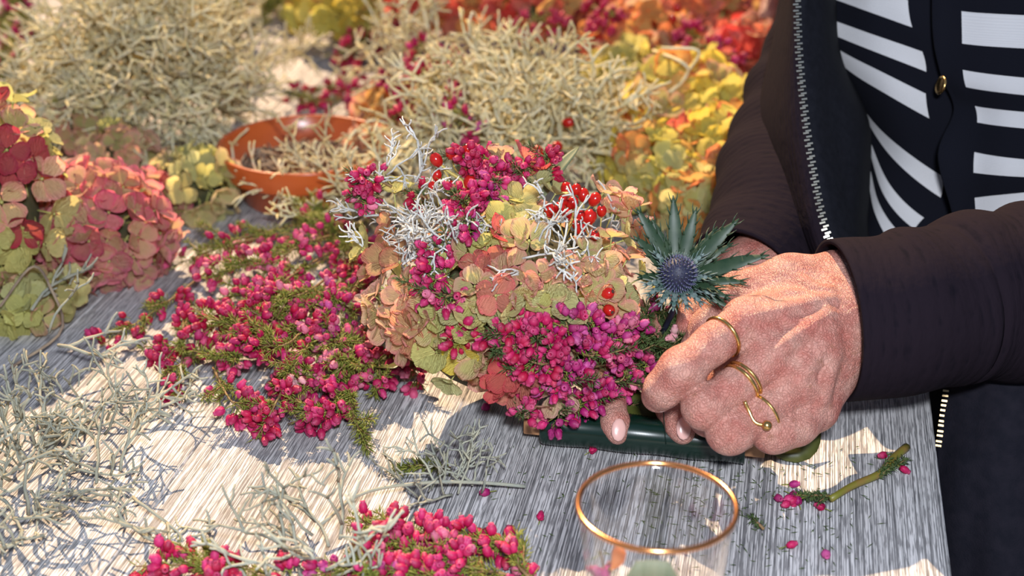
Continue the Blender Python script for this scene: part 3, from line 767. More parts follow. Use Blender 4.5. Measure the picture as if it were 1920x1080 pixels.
for a, m_, b, nb, k, nd, lift, lab in HP:
    lab = lab or PLAB.get(b)
    P0, P1, P2 = pz(*a, lift * .55 + .003), pz(*m_, lift), pz(*b, .006 if lift < .035 else lift * .6)
    s = sprig([P0, P1 + rv(rh) * .004, P2], nb, .25, 1.0, k, nd, spread=.0068, r=rh, side=5)
    tag(s, lab or 'magenta heather sprig tangled in the middle of the heather pile', 'heather', 'heather sprigs in the pile')
FLAB = ['upper heather sprig of the front cluster beside the flat silver twigs', 'middle heather sprig of the front cluster reaching left', 'lower right heather sprig of the front cluster', 'lower left heather sprig of the front cluster under grey twigs', 'green needle tip in front of the front heather cluster', 'heather sprig lowest in the middle of the front cluster', 'short dark red heather tuft rising from the sprig at the bottom edge', 'right-hand heather tuft at the bottom edge between grey twigs']
for a, m_, b, nb, k, nd, lift, lab in [
      ((985, 1027), (880, 1010), (690, 990), 40, ['mag', 'red'], 220, .014, 'heather sprig at table front with bare green tip pointing right'),
      ((860, 1020), (760, 990), (650, 985), 44, ['mag', 'red'], 60, .018, None), ((900, 1060), (800, 1030), (690, 1040), 44, ['mag', 'pink'], 60, .016, None),
      ((960, 1080), (860, 1060), (760, 1050), 40, ['mag'], 60, .014, None), ((760, 1110), (680, 1070), (590, 1060), 36, ['mag', 'pur'], 60, .014, None),
      ((1010, 1100), (975, 1065), (955, 1035), 12, ['mag', 'pink'], 20, .012, 'small heather tuft beside the copper-rimmed glass'),
      ((700, 1120), (690, 1070), (660, 1045), 8, ['mag'], 260, .02, None), ((840, 1100), (780, 1080), (700, 1080), 30, ['mag'], 80, .016, None),
      ((480, 1090), (400, 1060), (255, 1062), 44, ['red', 'mag'], 40, .012, 'dark red heather sprig along the bottom edge under grey twigs'), ((420, 1130), (400, 1080), (375, 1045), 26, ['red', 'mag'], 30, .014, None),
      ((560, 1100), (510, 1080), (470, 1065), 14, ['red', 'mag'], 30, .012, None)]:
    s = sprig([pz(*a, .006), pz(*m_, lift), pz(*b, .008)], nb, .12, 1.0, k, nd, spread=.0062, r=rh, side=4)
    tag(s, lab or FLAB.pop(0), 'heather', 'heather sprigs at the table front')

# ------------------------------------------------------------------ hydrangea heads on the left
head(12, 385, 150, 66, 'MLMPLD', .0205, 'tall peach and lime hydrangea head at left edge with wine-red petals', stretch=.66, sq=(1, .75, 1.35), k=1.25, low=-.9)
head(180, 432, 124, 112, 'KKKP', .0170, 'dense pink hydrangea head lying on bare boards', sq=(1.08, .9, .92), low=-.7, jit=.3, k=.72)
head(372, 350, 74, 34, 'LLLM', .0160, 'small lime hydrangea head beside the orange pot', k=.7, low=-.6)
head(225, 300, 62, 22, 'MPPL', .0170, 'peach and pink hydrangea head tucked behind the dense pink one', k=1.1, low=-.5)
head(275, 385, 60, 24, 'DKK', .0160, 'crimson hydrangea head wedged between pink and lime heads', k=.6, low=-.6)
head(40, 575, 66, 24, 'LLLM', .0165, 'pale lime hydrangea head at left edge under bent straw twig', k=.45, low=-.4, sq=(1.1, 1, .7))
head(120, 255, 58, 18, 'LMP', .0165, 'lime and peach hydrangea head behind the tall left one', k=1.5, low=-.5)
rf = random.Random(5)
lf = tag(empty('hydrangea_floret_sprig', pz(125, 570, 0)), 'loose lime hydrangea florets lying on the boards below the pink head', 'hydrangea')
for px, py, z, s in [(130, 535, .02, .0185), (118, 570, .014, .016), (135, 560, .018, .0165)]:
    floret(lf, pz(px, py, z), Vector((.1, -.75, .6)), s, 'L', rf, .2)

# ------------------------------------------------------------------ cushion bush mounds and loose silver twigs
c = pz(275, 165, .062); mound('cushion_bush', c, (.088, .09, .075), 290, BR, 'large grey-green cushion bush mound at upper left', 'cushion bush', sc=(.8, 1.1))
c = pz(475, 125, .02); mound('cushion_bush', c, (.020, .03, .02), 7, BR, 'few straw coloured twigs reaching over bare table behind the pot', 'cushion bush', tang=.7)
c = pz(960, 262, .046); mound('cushion_bush', c, (.088, .070, .036), 220, BR, 'broad cushion bush mound behind the arrangement', 'cushion bush', sc=(.8, 1.1))
c = pz(790, 150, .04); mound('cushion_bush', c, (.05, .05, .04), 34, BR, 'loose cushion bush twigs among red heather behind the mound', 'cushion bush')
c = pz(600, 395, .010); clump = mound('cushion_bush', c, (.036, .014, .012), 20, BR, 'tangle of pale twigs leaning on the orange pot front', 'cushion bush', low=0, sc=(.6, .85))
c = pz(655, 420, .012); mound('cushion_bush', c, (.022, .02, .016), 14, BR, 'pale twigs between heather pile and arrangement', 'cushion bush', low=0, sc=(.7, 1.0))
c = pz(30, 900, .010); mound('silver_twig_pile', c, (.085, .080, .018), 46, BRG, 'sparse grey twig pile in the lower left corner', 'twigs', low=0, sc=(.7, 1.1), inner=(.05, .95), tang=1.0)
c = pz(225, 790, .008); mound('silver_twig_pile', c, (.034, .034, .012), 10, BRG, 'wispy grey twigs at right tip of the corner twig pile', 'twigs', low=0, sc=(.7, 1.0), inner=(.05, .95))
c = pz(50, 640, .02); mound('silver_twig_pile', c, (.04, .04, .02), 4, BRG, 'thin bent straw twigs over the pale lime hydrangea', 'twigs', low=0, inner=(.1, .9), tang=.8)
c = pz(590, 1050, .010); mound('silver_twig_pile', c, (.030, .025, .016), 12, BRG, 'upright grey twigs at bottom beside the front heather', 'twigs', low=0, sc=(.8, 1.15), inner=(.05, .9), tang=.6)
c = pz(385, 1030, .010); mound('silver_twig_pile', c, (.012, .012, .012), 3, BRG, 'small upright grey twig behind the dark red heather', 'twigs', low=0, inner=(.05, .9), tang=.4)
c = pz(860, 915, .006); mound('silver_twig_pile', c, (.032, .020, .008), 11, BRG, 'flat silver twig cluster between arrangement and front heather', 'twigs', low=0, sc=(.55, .8), inner=(.05, .95), tang=1.0)
lt = tag(empty('silver_twig_pile', pz(800, 925, 0)), 'long arched silver twig lying left of the glass', 'twigs')
mb = MB(); mb.tube(cat_path([pz(600, 985, .012), pz(680, 925, .018), pz(800, 905, .015), pz(900, 905, .010), pz(985, 912, .005)], 18), .0012, 6); put('branch', mb, GREYTW, lt)
mb = MB(); mb.tube(cat_path([pz(0, 575, .03), pz(60, 500, .05), pz(95, 540, .045), pz(115, 620, .02), pz(20, 690, .006)], 18), .0011, 6)
tag(put('bent_twig', mb, DRYTW), 'thin brown twig bent over the pale lime hydrangea', 'twig')
sp = sprig([pz(845, 878, .004), pz(790, 872, .007), pz(738, 880, .004)], 0, 0, 1, ['mag'], 130, r=rh, side=0); tag(sp, 'single green needle shoot lying under the flat silver twigs', 'heather')

# ------------------------------------------------------------------ orange pot with clippings
PC = pz(572, 268, .050); pr = 166 * depth_of(PC) / F
pot = tag(empty('plant_saucer', Vector((PC.x, PC.y, 0))), 'shiny orange terracotta bowl filled with dry twig clippings', 'bowl')
mb = MB(); h = PC.z
prof = [(.001, .001), (pr * .70, 0), (pr * .74, .003), (pr * .86, h * .52), (pr * .955, h * .58), (pr * .965, h * .62), (pr * .995, h * .97), (pr * .99, h), (pr * .965, h), (pr * .955, h * .96), (pr * .92, h * .60), (pr * .82, h * .52), (pr * .70, .005), (.001, .005)]
mb.lathe(prof, 64, 0, Matrix.Translation((PC.x, PC.y, 0))); put('bowl', mb, TERRA, pot)
mb = MB(); rp = random.Random(31)
for i in range(420):
    a, q = rp.uniform(0, 6.28), math.sqrt(rp.random()) * pr * .80
    p = Vector((PC.x + q * math.cos(a), PC.y + q * math.sin(a), h * .45 + rp.random() * h * .45 * (1.15 - q / pr)))
    d = rv(rp); d.z *= .35; d.normalize(); ln = rp.uniform(.008, .022)
    mb.tube([p - d * ln / 2, p + rv(rp) * .001, p + d * ln / 2], rp.uniform(.0006, .0013), 5)
tag(put('twig_clippings', mb, DRYTW), 'heap of short brown twig clippings filling the orange bowl', 'clippings', None, 'stuff')
mb = MB()
for i in range(5):
    a, q = rp.uniform(0, 6.28), math.sqrt(rp.random()) * pr * .7
    p = Vector((PC.x + q * math.cos(a), PC.y + q * math.sin(a) , h * .8))
    add('branch', rp.choice(BR), clump, TR(p, (Vector((rp.uniform(-1, 1), -.3, .5))).normalized(), rp.uniform(0, 6), .7))

# ------------------------------------------------------------------ background flowers
rb = random.Random(77)
BG = [(1290, 215, 112, 40, 'YYOM', .021, 'yellow hydrangea head flushed with orange beside the dark sleeve'), (1350, 300, 100, 36, 'EOYM', .020, 'coral and yellow hydrangea head touching the far sleeve'),
      (1225, 330, 86, 30, 'YLYO', .019, 'lime yellow hydrangea head right behind the arrangement'), (1300, 385, 66, 22, 'YOL', .018, 'small yellow hydrangea head low behind the thistle'),
      (1010, 20, 95, 34, 'EEOR', .021, 'red and coral hydrangea head at top behind the twig mound'), (1130, 25, 85, 30, 'DREE', .021, 'deep crimson hydrangea head at top centre'),
      (1200, 85, 90, 32, 'EOOP', .021, 'salmon hydrangea head in the middle of the red flowers'), (1310, 45, 95, 34, 'EROS', .021, 'brick red hydrangea head at top by the far hand'),
      (1395, 120, 80, 30, 'EEPR', .020, 'coral pink hydrangea head nearest the far hand'), (1400, 20, 80, 26, 'OOEP', .020, 'orange hydrangea head at top right corner of the flowers'),
      (640, 20, 80, 34, 'YYYO', .021, 'bright yellow hydrangea head at top beside the bare table'), (770, 20, 72, 24, 'EROE', .020, 'red hydrangea head between yellow head and twig mound'),
      (880, 10, 72, 24, 'EEPO', .020, 'coral hydrangea head at top behind the twigs'), (730, 215, 52, 18, 'OPO', .018, 'pale orange hydrangea head right of the orange bowl'),
      (895, 225, 60, 20, 'YOY', .018, 'yellow hydrangea head showing through the twig mound'), (1170, 150, 66, 20, 'LYL', .019, 'green yellow hydrangea head between twig mound and red flowers'),
      (700, 285, 46, 14, 'SPS', .017, 'dusky hydrangea head half hidden beside the bowl rim'), (500, -15, 60, 18, 'LYP', .02, 'olive hydrangea head at top beyond the bare table')]
for px, py, rp_, n, k, s, lab in BG:
    head(px, py, rp_, int(n * 1.9), k, s, lab, detail=False, low=-.3, jit=.5, k=.8)
KLAB = ['second red heather sprig under the yellow hydrangea, nearer the twigs', 'second red heather sprig behind the orange bowl, nearer the twigs', 'magenta heather sprig right of the upright one behind the bowl', 'purple heather sprig with long green shoot in the twig mound', 'short magenta heather sprig left of the upright one behind the bowl', 'red heather sprig on the crimson hydrangea at top centre', 'red heather sprig over the coral hydrangea above the twig mound']
for a, m_, b, nb, k, nd, lift, lab in [
      ((735, 60), (680, 90), (615, 105), 34, ['red'], 30, .02, 'red heather sprig on bare table below the yellow hydrangea'), ((760, 45), (720, 70), (660, 80), 30, ['red'], 30, .025, None),
      ((690, 130), (620, 165), (520, 190), 34, ['red'], 30, .015, 'red heather sprig lying behind the orange bowl'), ((700, 150), (640, 185), (560, 190), 30, ['red', 'mag'], 30, .015, None),
      ((760, 250), (790, 160), (790, 85), 30, ['mag', 'red'], 60, .09, 'upright magenta heather sprig among twigs behind the bowl'), ((860, 240), (830, 170), (840, 115), 24, ['mag'], 60, .09, None),
      ((900, 270), (860, 215), (820, 190), 20, ['mag', 'pur'], 160, .09, None), ((735, 240), (740, 190), (735, 150), 16, ['mag'], 60, .07, None),
      ((1280, 60), (1320, 90), (1375, 105), 36, ['red', 'mag'], 30, .08, 'crimson heather sprig lying over the red flowers'), ((1110, 10), (1140, 30), (1120, 60), 30, ['red'], 30, .09, None),
      ((960, 70), (1000, 40), (1060, 50), 28, ['red'], 30, .08, None)]:
    s = sprig([pz(*a, lift * .7 + .004), pz(*m_, lift), pz(*b, lift * .9)], nb, .1, 1, k, nd, spread=.009, r=rb, bs=1.35)
    tag(s, lab or KLAB.pop(0), 'heather', 'heather sprigs at the back')
GLAB = ['second green heather shoot at the upper left edge, further left', 'dark pink heather shoot at the very top left corner', 'leafy heather shoot touching the left side of the cushion bush', 'leaning green shoot right beside the conifer-like one', 'green shoot left of the conifer-like one', 'dark heather shoot at the top behind the cushion bush', 'pink heather shoot at top left behind the cushion bush', 'lowest green heather shoot at the left edge above the tall hydrangea', 'green shoot lying at the top beyond the bare table', 'short green shoot at top left of the bare table']
for a, b, nb, lab in [((30, 260), (20, 30), 18, 'green heather with few pink bells at the upper left edge'), ((60, 220), (-20, 120), 12, None), ((20, 120), (40, 10), 40, None), ((90, 110), (0, 60), 22, None),
                      ((430, 130), (400, 20), 3, 'dense green conifer-like shoot behind the cushion bush'), ((450, 120), (430, 30), 2, None), ((400, 120), (380, 20), 4, None), ((330, 60), (300, 5), 14, None), ((250, 60), (160, 10), 20, None),
                      ((60, 260), (-10, 200), 4, None), ((480, 60), (560, -20), 6, None), ((420, 40), (480, -10), 4, None)]:
    P0, P1 = pz(*a, .01), pz(*b, .06)
    s = sprig([P0, (P0 + P1) / 2 + Vector((0, 0, .03)), P1], nb, .3, 1, ['mag', 'pink'] if a[0] < 100 else ['red', 'mag'], 330, spread=.009, nl=.011, r=rb, side=16, bs=1.3)
    tag(s, lab or GLAB.pop(0), 'heather', 'green heather shoots at the back')
HLAB = ['upper of two rose hips beside the green conifer shoot', 'lower of two rose hips beside the green conifer shoot', 'rose hip at top among brick red hydrangea', 'rose hip just under the top one among brick red hydrangea',
        'leftmost rose hip in the twig mound behind the arrangement', 'highest right rose hip in the twig mound behind the arrangement', 'rose hip low in the twig mound nearest the arrangement top', 'rose hip at the top of the twig mound beside the dark leaf']
for px, py, z in [(405, 78, .05), (398, 88, .05), (1270, 15, .09), (1262, 35, .09), (1010, 285, .085), (1065, 230, .08), (1045, 275, .08), (950, 110, .07)]:
    o = add('rose_hip', HIPM, None, TR(pz(px, py, z), (rv(rb) + Vector((0, -.4, .5))).normalized(), 0, 1.25))
    tag(o, HLAB.pop(0), 'rose hip', 'rose hips at the back')
lv = leaf('leaf', [pz(985, 150, .06), pz(960, 110, .1), pz(955, 30, .13)], .005, LEAFD, None); tag(lv, 'dark narrow leaf standing up in the twig mound', 'leaf')
mb = MB(); mb.tube(cat_path([pz(1225, 95, .10), pz(1275, 115, .11), pz(1290, 135, .1), pz(1260, 170, .08), pz(1190, 200, .06)], 12), .0017, 6); mb.tube(cat_path([pz(1290, 135, .1), pz(1310, 95, .12), pz(1240, 90, .12)], 8), .0014, 6)
tag(put('straw_twig', mb, TWIG), 'forked straw coloured twig lying on salmon hydrangea', 'twig')

# ------------------------------------------------------------------ tumbler
RC = pz(1232, 946, .100); gr = 151 * depth_of(RC) / F
gl = tag(empty('drinking_glass', Vector((RC.x, RC.y, 0))), 'clear tapered tumbler with a copper rim in the foreground', 'glass')
mb = MB(); h = RC.z; rb0 = gr * .62; TH = .0014
def gp(t): return gr * (.62 + .38 * t ** .85)
prof = [(.0005, 0.0005)] + [(rb0 * .96, .0005)] + [(gp(i / 14), .0005 + (h - .0005) * i / 14) for i in range(15)]
inn = [(gp(i / 14) - TH, .006 + (h - .006) * i / 14) for i in range(14, -1, -1)] + [(.0005, .006)]
mb.lathe(prof + inn, 72, 0, Matrix.Translation((RC.x, RC.y, 0))); put('tumbler', mb, GLASS, gl)
mb = MB(); mb.lathe([(gr - TH / 2 + .0014 * math.cos(a), h + .0014 * math.sin(a) - .0004) for a in [k * math.pi / 4 for k in range(8)]], 96, 0, Matrix.Translation((RC.x, RC.y, 0)), close=True)
put('rim', mb, COPPER, gl)
lv = leaf('leaf', [Vector((RC.x - .002, RC.y - .012, .009)), Vector((RC.x - .003, RC.y - .020, .030)), Vector((RC.x - .004, RC.y - .025, .056)), Vector((RC.x - .004, RC.y - .027, .087))], .0165, SAGE, None, pw=.22)
tag(lv, 'sage green leaf standing inside the copper-rimmed glass', 'leaf')
s = sprig([Vector((RC.x - .012, RC.y + .004, .008)), Vector((RC.x - .019, RC.y + .003, .035)), Vector((RC.x - .0265, RC.y + .002, .072))], 10, .3, .9, ['pur'], 30, r=rh, side=0, spread=.002)  # sprig added to stand for the purple reflection in the glass
tag(s, 'purple heather sprig added inside the left side of the glass as its purple reflection', 'heather')
pt = add('petal', PETALS[2], None, TR(Vector((RC.x - .0225, RC.y - .013, .070)), Vector((.85, -.5, .1)), .4, .014), (0.70, 0.20, 0.06, .1)); tag(pt, 'orange petal added inside the glass wall as its orange reflection', 'petal')  # petal added to stand for the orange reflection in the wall

# ------------------------------------------------------------------ crumbs and clippings on the table
rc = random.Random(3)
mb = MB()
for i in range(430):
    px, py = (rc.gauss(1390, 110), rc.gauss(930, 60)) if i % 3 else (rc.uniform(880, 1640), rc.uniform(830, 1075))
    p = pz(px, py, .0008)
    if p.x > .24: continue
    d = rv(rc); d.z *= .12; d.normalize()
    needle(mb, p, d, rc.uniform(.0018, .0065), .0004, 0)
tag(put('needle_crumbs', mb, NEEDLED), 'scattered green needle crumbs around the glass', 'crumbs', None, 'stuff')
BLAB = ['fallen heather bell touching the dark heather clipping, lower one', 'fallen heather bell just below the thick cut end of the olive stem', 'fallen heather bell lowest left on the boards right of the glass',
        'fallen heather bell lowest right on the boards beside the table edge', 'fallen heather bell at the upper left of the dark heather clipping', 'fallen heather bell resting on the dark heather clipping itself',
        'fallen heather bell beside the upper end of the olive stem', 'fallen heather bell left of the glass near the front heather', 'fallen heather bell leftmost of the row under the green wire stick',
        'fallen heather bell second from left under the green wire stick', 'fallen heather bell third from left under the green wire stick', 'fallen heather bell rightmost of the row under the green wire stick',
        'fallen heather bell in the shadow left of the wooden stick end', 'fallen heather bell among the flat silver twigs', 'fallen heather bell between glass rim and dark heather clipping']
for px, py in [(1498, 945), (1546, 953), (1475, 1024), (1546, 1034), (1480, 908), (1482, 925), (1662, 852), (1012, 974), (1106, 847), (1190, 843), (1212, 840), (1249, 843), (917, 760), (918, 922), (1455, 932)]:
    blab = BLAB.pop(0); o = add('fallen_bell', rc.choice(BELLS), None, TR(pz(px, py, .0024), Vector((rc.uniform(-1, 1), rc.uniform(-1, 1), .1)), 0, 1.05), (*rc.choice(BPAL['pur'] + BPAL['mag']), 1))
    tag(o, blab, 'heather bell', 'fallen heather bells')
mb = MB(); mb.tube(cat_path([pz(1557, 936, .003), pz(1600, 910, .0035), pz(1650, 888, .0035), pz(1672, 862, .0035), pz(1700, 838, .0035)], 14), [.0021 + .0006 * (i / 14) for i in range(15)], 8)
tag(put('stem_clipping', mb, simple('olive_stem', (0.16, 0.155, 0.02), (0.20, 0.12, 0.03), 130, 0.45)), 'thick olive stem clipping on boards near the table edge', 'stem')
for A_, B_, nd, nb, lab in [((1555, 930), (1495, 928), 150, 3, 'small dark heather clipping at the olive stem end'), ((1640, 895), (1698, 862), 100, 1, 'tiny needle shoot beside the olive stem'), ((1432, 992), (1408, 968), 40, 0, 'tiny green tip beside the glass')]:
    s = sprig([pz(*A_, .003), pz((A_[0] + B_[0]) / 2, (A_[1] + B_[1]) / 2, .006), pz(*B_, .004)], nb, .6, 1, ['mag'], nd, nm=NEEDLED, r=rc, side=1 if nb else 0, nl=.005); tag(s, lab, 'heather')

# ------------------------------------------------------------------ implicit surfaces for hands
def surface_nets(f, org, h):
    nx, ny, nz = f.shape; ins = f < 0
    cx, cy, cz = nx - 1, ny - 1, nz - 1
    acc = np.zeros((cx, cy, cz, 3), np.float32); cnt = np.zeros((cx, cy, cz), np.float32)
    C = [(i, j, k) for i in (0, 1) for j in (0, 1) for k in (0, 1)]
    def sub(a, o): return a[o[0]:o[0] + cx, o[1]:o[1] + cy, o[2]:o[2] + cz]
    for a in C:
        for axx in range(3):
            if a[axx]: continue
            b = list(a); b[axx] = 1
            fa, fb = sub(f, a), sub(f, b); m = (fa < 0) != (fb < 0)
            t = np.where(m, fa / np.where(m, fa - fb, 1), 0)
            for q in range(3):
                acc[..., q] += np.where(m, a[q] + (t if q == axx else 0), 0)
            cnt += m
    act = cnt > 0; idx = -np.ones((cx, cy, cz), np.int64); idx[act] = np.arange(act.sum())
    ijk = np.argwhere(act); V = (ijk + acc[act] / cnt[act][:, None]) * h + np.array(org)
    faces = []
    for axx in range(3):
        o1, o2 = [(1, 2), (2, 0), (0, 1)][axx]
        a = np.take(ins, range(0, ins.shape[axx] - 1), axx); b = np.take(ins, range(1, ins.shape[axx]), axx)
        for flip, m in ((0, a & ~b), (1, ~a & b)):
            e = np.argwhere(m); e = e[(e[:, o1] > 0) & (e[:, o2] > 0) & (e[:, o1] < [cx, cy, cz][o1]) & (e[:, o2] < [cx, cy, cz][o2])]
            u1 = np.zeros(3, int); u1[o1] = 1; u2 = np.zeros(3, int); u2[o2] = 1
            qd = [e, e - u1, e - u1 - u2, e - u2]
            q = np.stack([idx[x[:, 0], x[:, 1], x[:, 2]] for x in qd], 1)
            faces.append(q[:, ::-1] if flip else q)
    return V, np.concatenate(faces)
class SDF:
    def __init__(s, lo, hi, h):
        s.h = h; s.lo = np.array(lo, np.float32); s.n = np.ceil((np.array(hi) - s.lo) / h).astype(int) + 1
        s.ax = [s.lo[i] + np.arange(s.n[i]) * h for i in range(3)]
    def new(s): return np.full(tuple(s.n), 1.0, np.float32)
    def cap(s, F_, a, b, ra, rb_, k, sub=False):
        a, b = np.array(a, np.float32), np.array(b, np.float32); mg = max(ra, rb_) + max(k, .004) + 2 * s.h
        lo, hi = np.minimum(a, b) - mg, np.maximum(a, b) + mg
        i0 = np.clip(np.floor((lo - s.lo) / s.h).astype(int), 0, s.n); i1 = np.clip(np.ceil((hi - s.lo) / s.h).astype(int), 0, s.n)
        if (i1 <= i0).any(): return
        sl = tuple(slice(i0[q], i1[q]) for q in range(3))
        X, Y, Z = np.meshgrid(s.ax[0][sl[0]], s.ax[1][sl[1]], s.ax[2][sl[2]], indexing='ij')
        ba = b - a; L = max((ba * ba).sum(), 1e-12)
        t = np.clip(((X - a[0]) * ba[0] + (Y - a[1]) * ba[1] + (Z - a[2]) * ba[2]) / L, 0, 1)
        d = np.sqrt((X - a[0] - t * ba[0]) ** 2 + (Y - a[1] - t * ba[1]) ** 2 + (Z - a[2] - t * ba[2]) ** 2) - (ra + (rb_ - ra) * t)
        o = F_[sl]
        if sub: o[:] = -s.smin(-o, d, k)
        else: o[:] = s.smin(o, d, k)
    @staticmethod
    def smin(a, b, k):
        hh = np.maximum(k - np.abs(a - b), 0) / k
        return np.minimum(a, b) - hh * hh * k * .25
    def chain(s, F_, pts, k):
        for (p, r0), (q, r1) in zip(pts, pts[1:]): s.cap(F_, p, q, r0, r1, k)

def make_left_hand():
    pts = [pd(1190, 420, .90), pd(1850, 860, .86), pd(1500, 600, 1.0), pd(1250, 860, .86), pd(1250, 440, .98)]
    lo = [min(p[i] for p in pts) - .01 for i in range(3)]; hi = [max(p[i] for p in pts) + .01 for i in range(3)]
    g = SDF(lo, hi, .00115); palm = g.new(); mm = .001
    K = lambda px, py, d, r: (pd(px, py, d), r * mm)
    W = [K(1610, 600, .925, 29), K(1760, 585, .940, 33)]
    g.chain(palm, W, .01)
    wr = pd(1590, 598, .922)
    for p, r in ((K(1398, 600, .892, 14.0)), (K(1437, 668, .884, 13.5)), (K(1487, 725, .886, 12.8)), (K(1532, 768, .896, 12.2))):
        s0 = wr.lerp(p, .12)
        g.cap(palm, s0, p, .021, r, .016)
    g.cap(palm, pd(1580, 560, .925), pd(1420, 610, .912), .021, .015, .014)         # body of the palm behind
    g.cap(palm, pd(1590, 660, .928), pd(1500, 740, .912), .018, .015, .014)
    g.cap(palm, pd(1580, 520, .935), pd(1560, 680, .93), .014, .014, .014)
    g.chain(palm, [K(1580, 520, .932, 15), K(1480, 522, .925, 13), K(1410, 540, .925, 12)], .012)
    def surf(px, py, fld):
        for k in range(240):
            d_ = .835 + k * .0005; p = pd(px, py, d_); ix = [int(round((p[q] - g.lo[q]) / g.h)) for q in range(3)]
            if all(0 <= ix[q] < g.n[q] for q in range(3)) and fld[ix[0], ix[1], ix[2]] < 0: return d_
        return .9
    base0 = palm.copy()
    def ridge(pts, r, sink, k):
        q = [pd(x, y, surf(x, y, base0) + sink) for x, y in pts]
        q = cat_path(q, 4 * (len(pts) - 1))
        for a, b in zip(q, q[1:]): g.cap(palm, a, b, r, r, k)
    for ch in ([(1555, 560), (1480, 580), (1420, 592)], [(1555, 590), (1500, 625), (1458, 656)], [(1560, 618), (1525, 670), (1500, 710)], [(1566, 650), (1548, 710), (1538, 752)]):   # tendons
        ridge(ch, .0030, .0012, .006)
    for ch in ([(1470, 548), (1515, 556), (1548, 585), (1540, 625), (1490, 650)], [(1558, 640), (1520, 655), (1475, 700)], [(1545, 660), (1520, 700), (1528, 740)], [(1500, 520), (1530, 540), (1560, 545)], [(1430, 560), (1470, 600), (1525, 600)]):   # veins
        ridge(ch, .0017, .0006, .0035)
    fingers = []
    D = {
     'index': [K(1398, 600, .890, 12.6), K(1338, 644, .880, 11.4), K(1278, 694, .874, 12.0), K(1245, 728, .880, 10.8), K(1234, 742, .890, 10.2)],
     'middle': [K(1441, 672, .884, 12.8), K(1380, 726, .876, 11.2), K(1321, 763, .872, 11.6), K(1328, 784, .895, 10.2), K(1345, 800, .920, 9.6)],
     'ring': [K(1487, 728, .886, 12.6), K(1425, 778, .877, 11.2), K(1368, 808, .874, 12.2), K(1382, 820, .898, 10.4), K(1408, 820, .918, 9.2)],
     'pinky': [K(1532, 768, .896, 12.2), K(1492, 796, .886, 12.0), K(1450, 808, .882, 11.6), K(1462, 812, .902, 9.6), K(1482, 812, .918, 8.4)],
     'thumb': [K(1410, 540, .925, 12), K(1370, 560, .935, 10.5), K(1325, 610, .945, 9.5), K(1300, 650, .950, 8.5)]}
    out = palm.copy()
    for nm, ch in D.items():
        f = g.new(); g.chain(f, ch, .006)
        if nm != 'thumb':                                     # knuckle pads
            p, r = ch[2]; g.cap(f, p + (CAM - p).normalized() * .0012, p + (CAM - p).normalized() * .0012, r * .93, r * .93, .008)
        fingers.append(f); out = np.minimum(out, g.smin(palm, f, .0045))
    V, Q = surface_nets(out, g.lo, g.h)
    return V, Q, D, (lambda x, y: surf(x, y, out))
def make_right_hand():
    g = SDF([.02, .78, -.012], [.25, 1.06, .16], .0014); palm = g.new(); mm = .001
    K = lambda px, py, d, r: (pd(px, py, d), r * mm)
    g.chain(palm, [K(1465, 470, 1.06, 30), K(1415, 520, 1.03, 26), K(1330, 610, 1.015, 22)], .012)
    for p in (pd(1225, 640, 1.005), pd(1262, 665, 1.0), pd(1310, 690, .995), pd(1350, 700, .99)): g.cap(palm, pd(1370, 575, 1.02), p, .018, .011, .014)
    out = palm.copy()
    for ch in ([K(1225, 640, 1.005, 11), K(1150, 680, .985, 9.5), K(1146, 740, .955, 9.0), K(1154, 795, .938, 8.6), K(1158, 816, .934, 6.0)],
               [K(1262, 665, 1.0, 11), K(1240, 710, .975, 9.5), K(1258, 765, .940, 9.2), K(1276, 800, .928, 8.6), K(1281, 813, .926, 6.5)],
               [K(1310, 690, .995, 10.5), K(1320, 730, .975, 9), K(1340, 770, .955, 8.5), K(1360, 790, .950, 7.5)],
               [K(1350, 700, .99, 9.5), K(1370, 740, .97, 8), K(1395, 770, .958, 7.5), K(1410, 785, .955, 6.5)],
               [K(1390, 560, 1.02, 13), K(1330, 560, .985, 10.5), K(1300, 590, .965, 9.5), K(1290, 610, .958, 8)]):
        f = g.new(); g.chain(f, ch, .005); out = np.minimum(out, g.smin(palm, f, .007))
    V, Q = surface_nets(out, g.lo, g.h); return V, Q
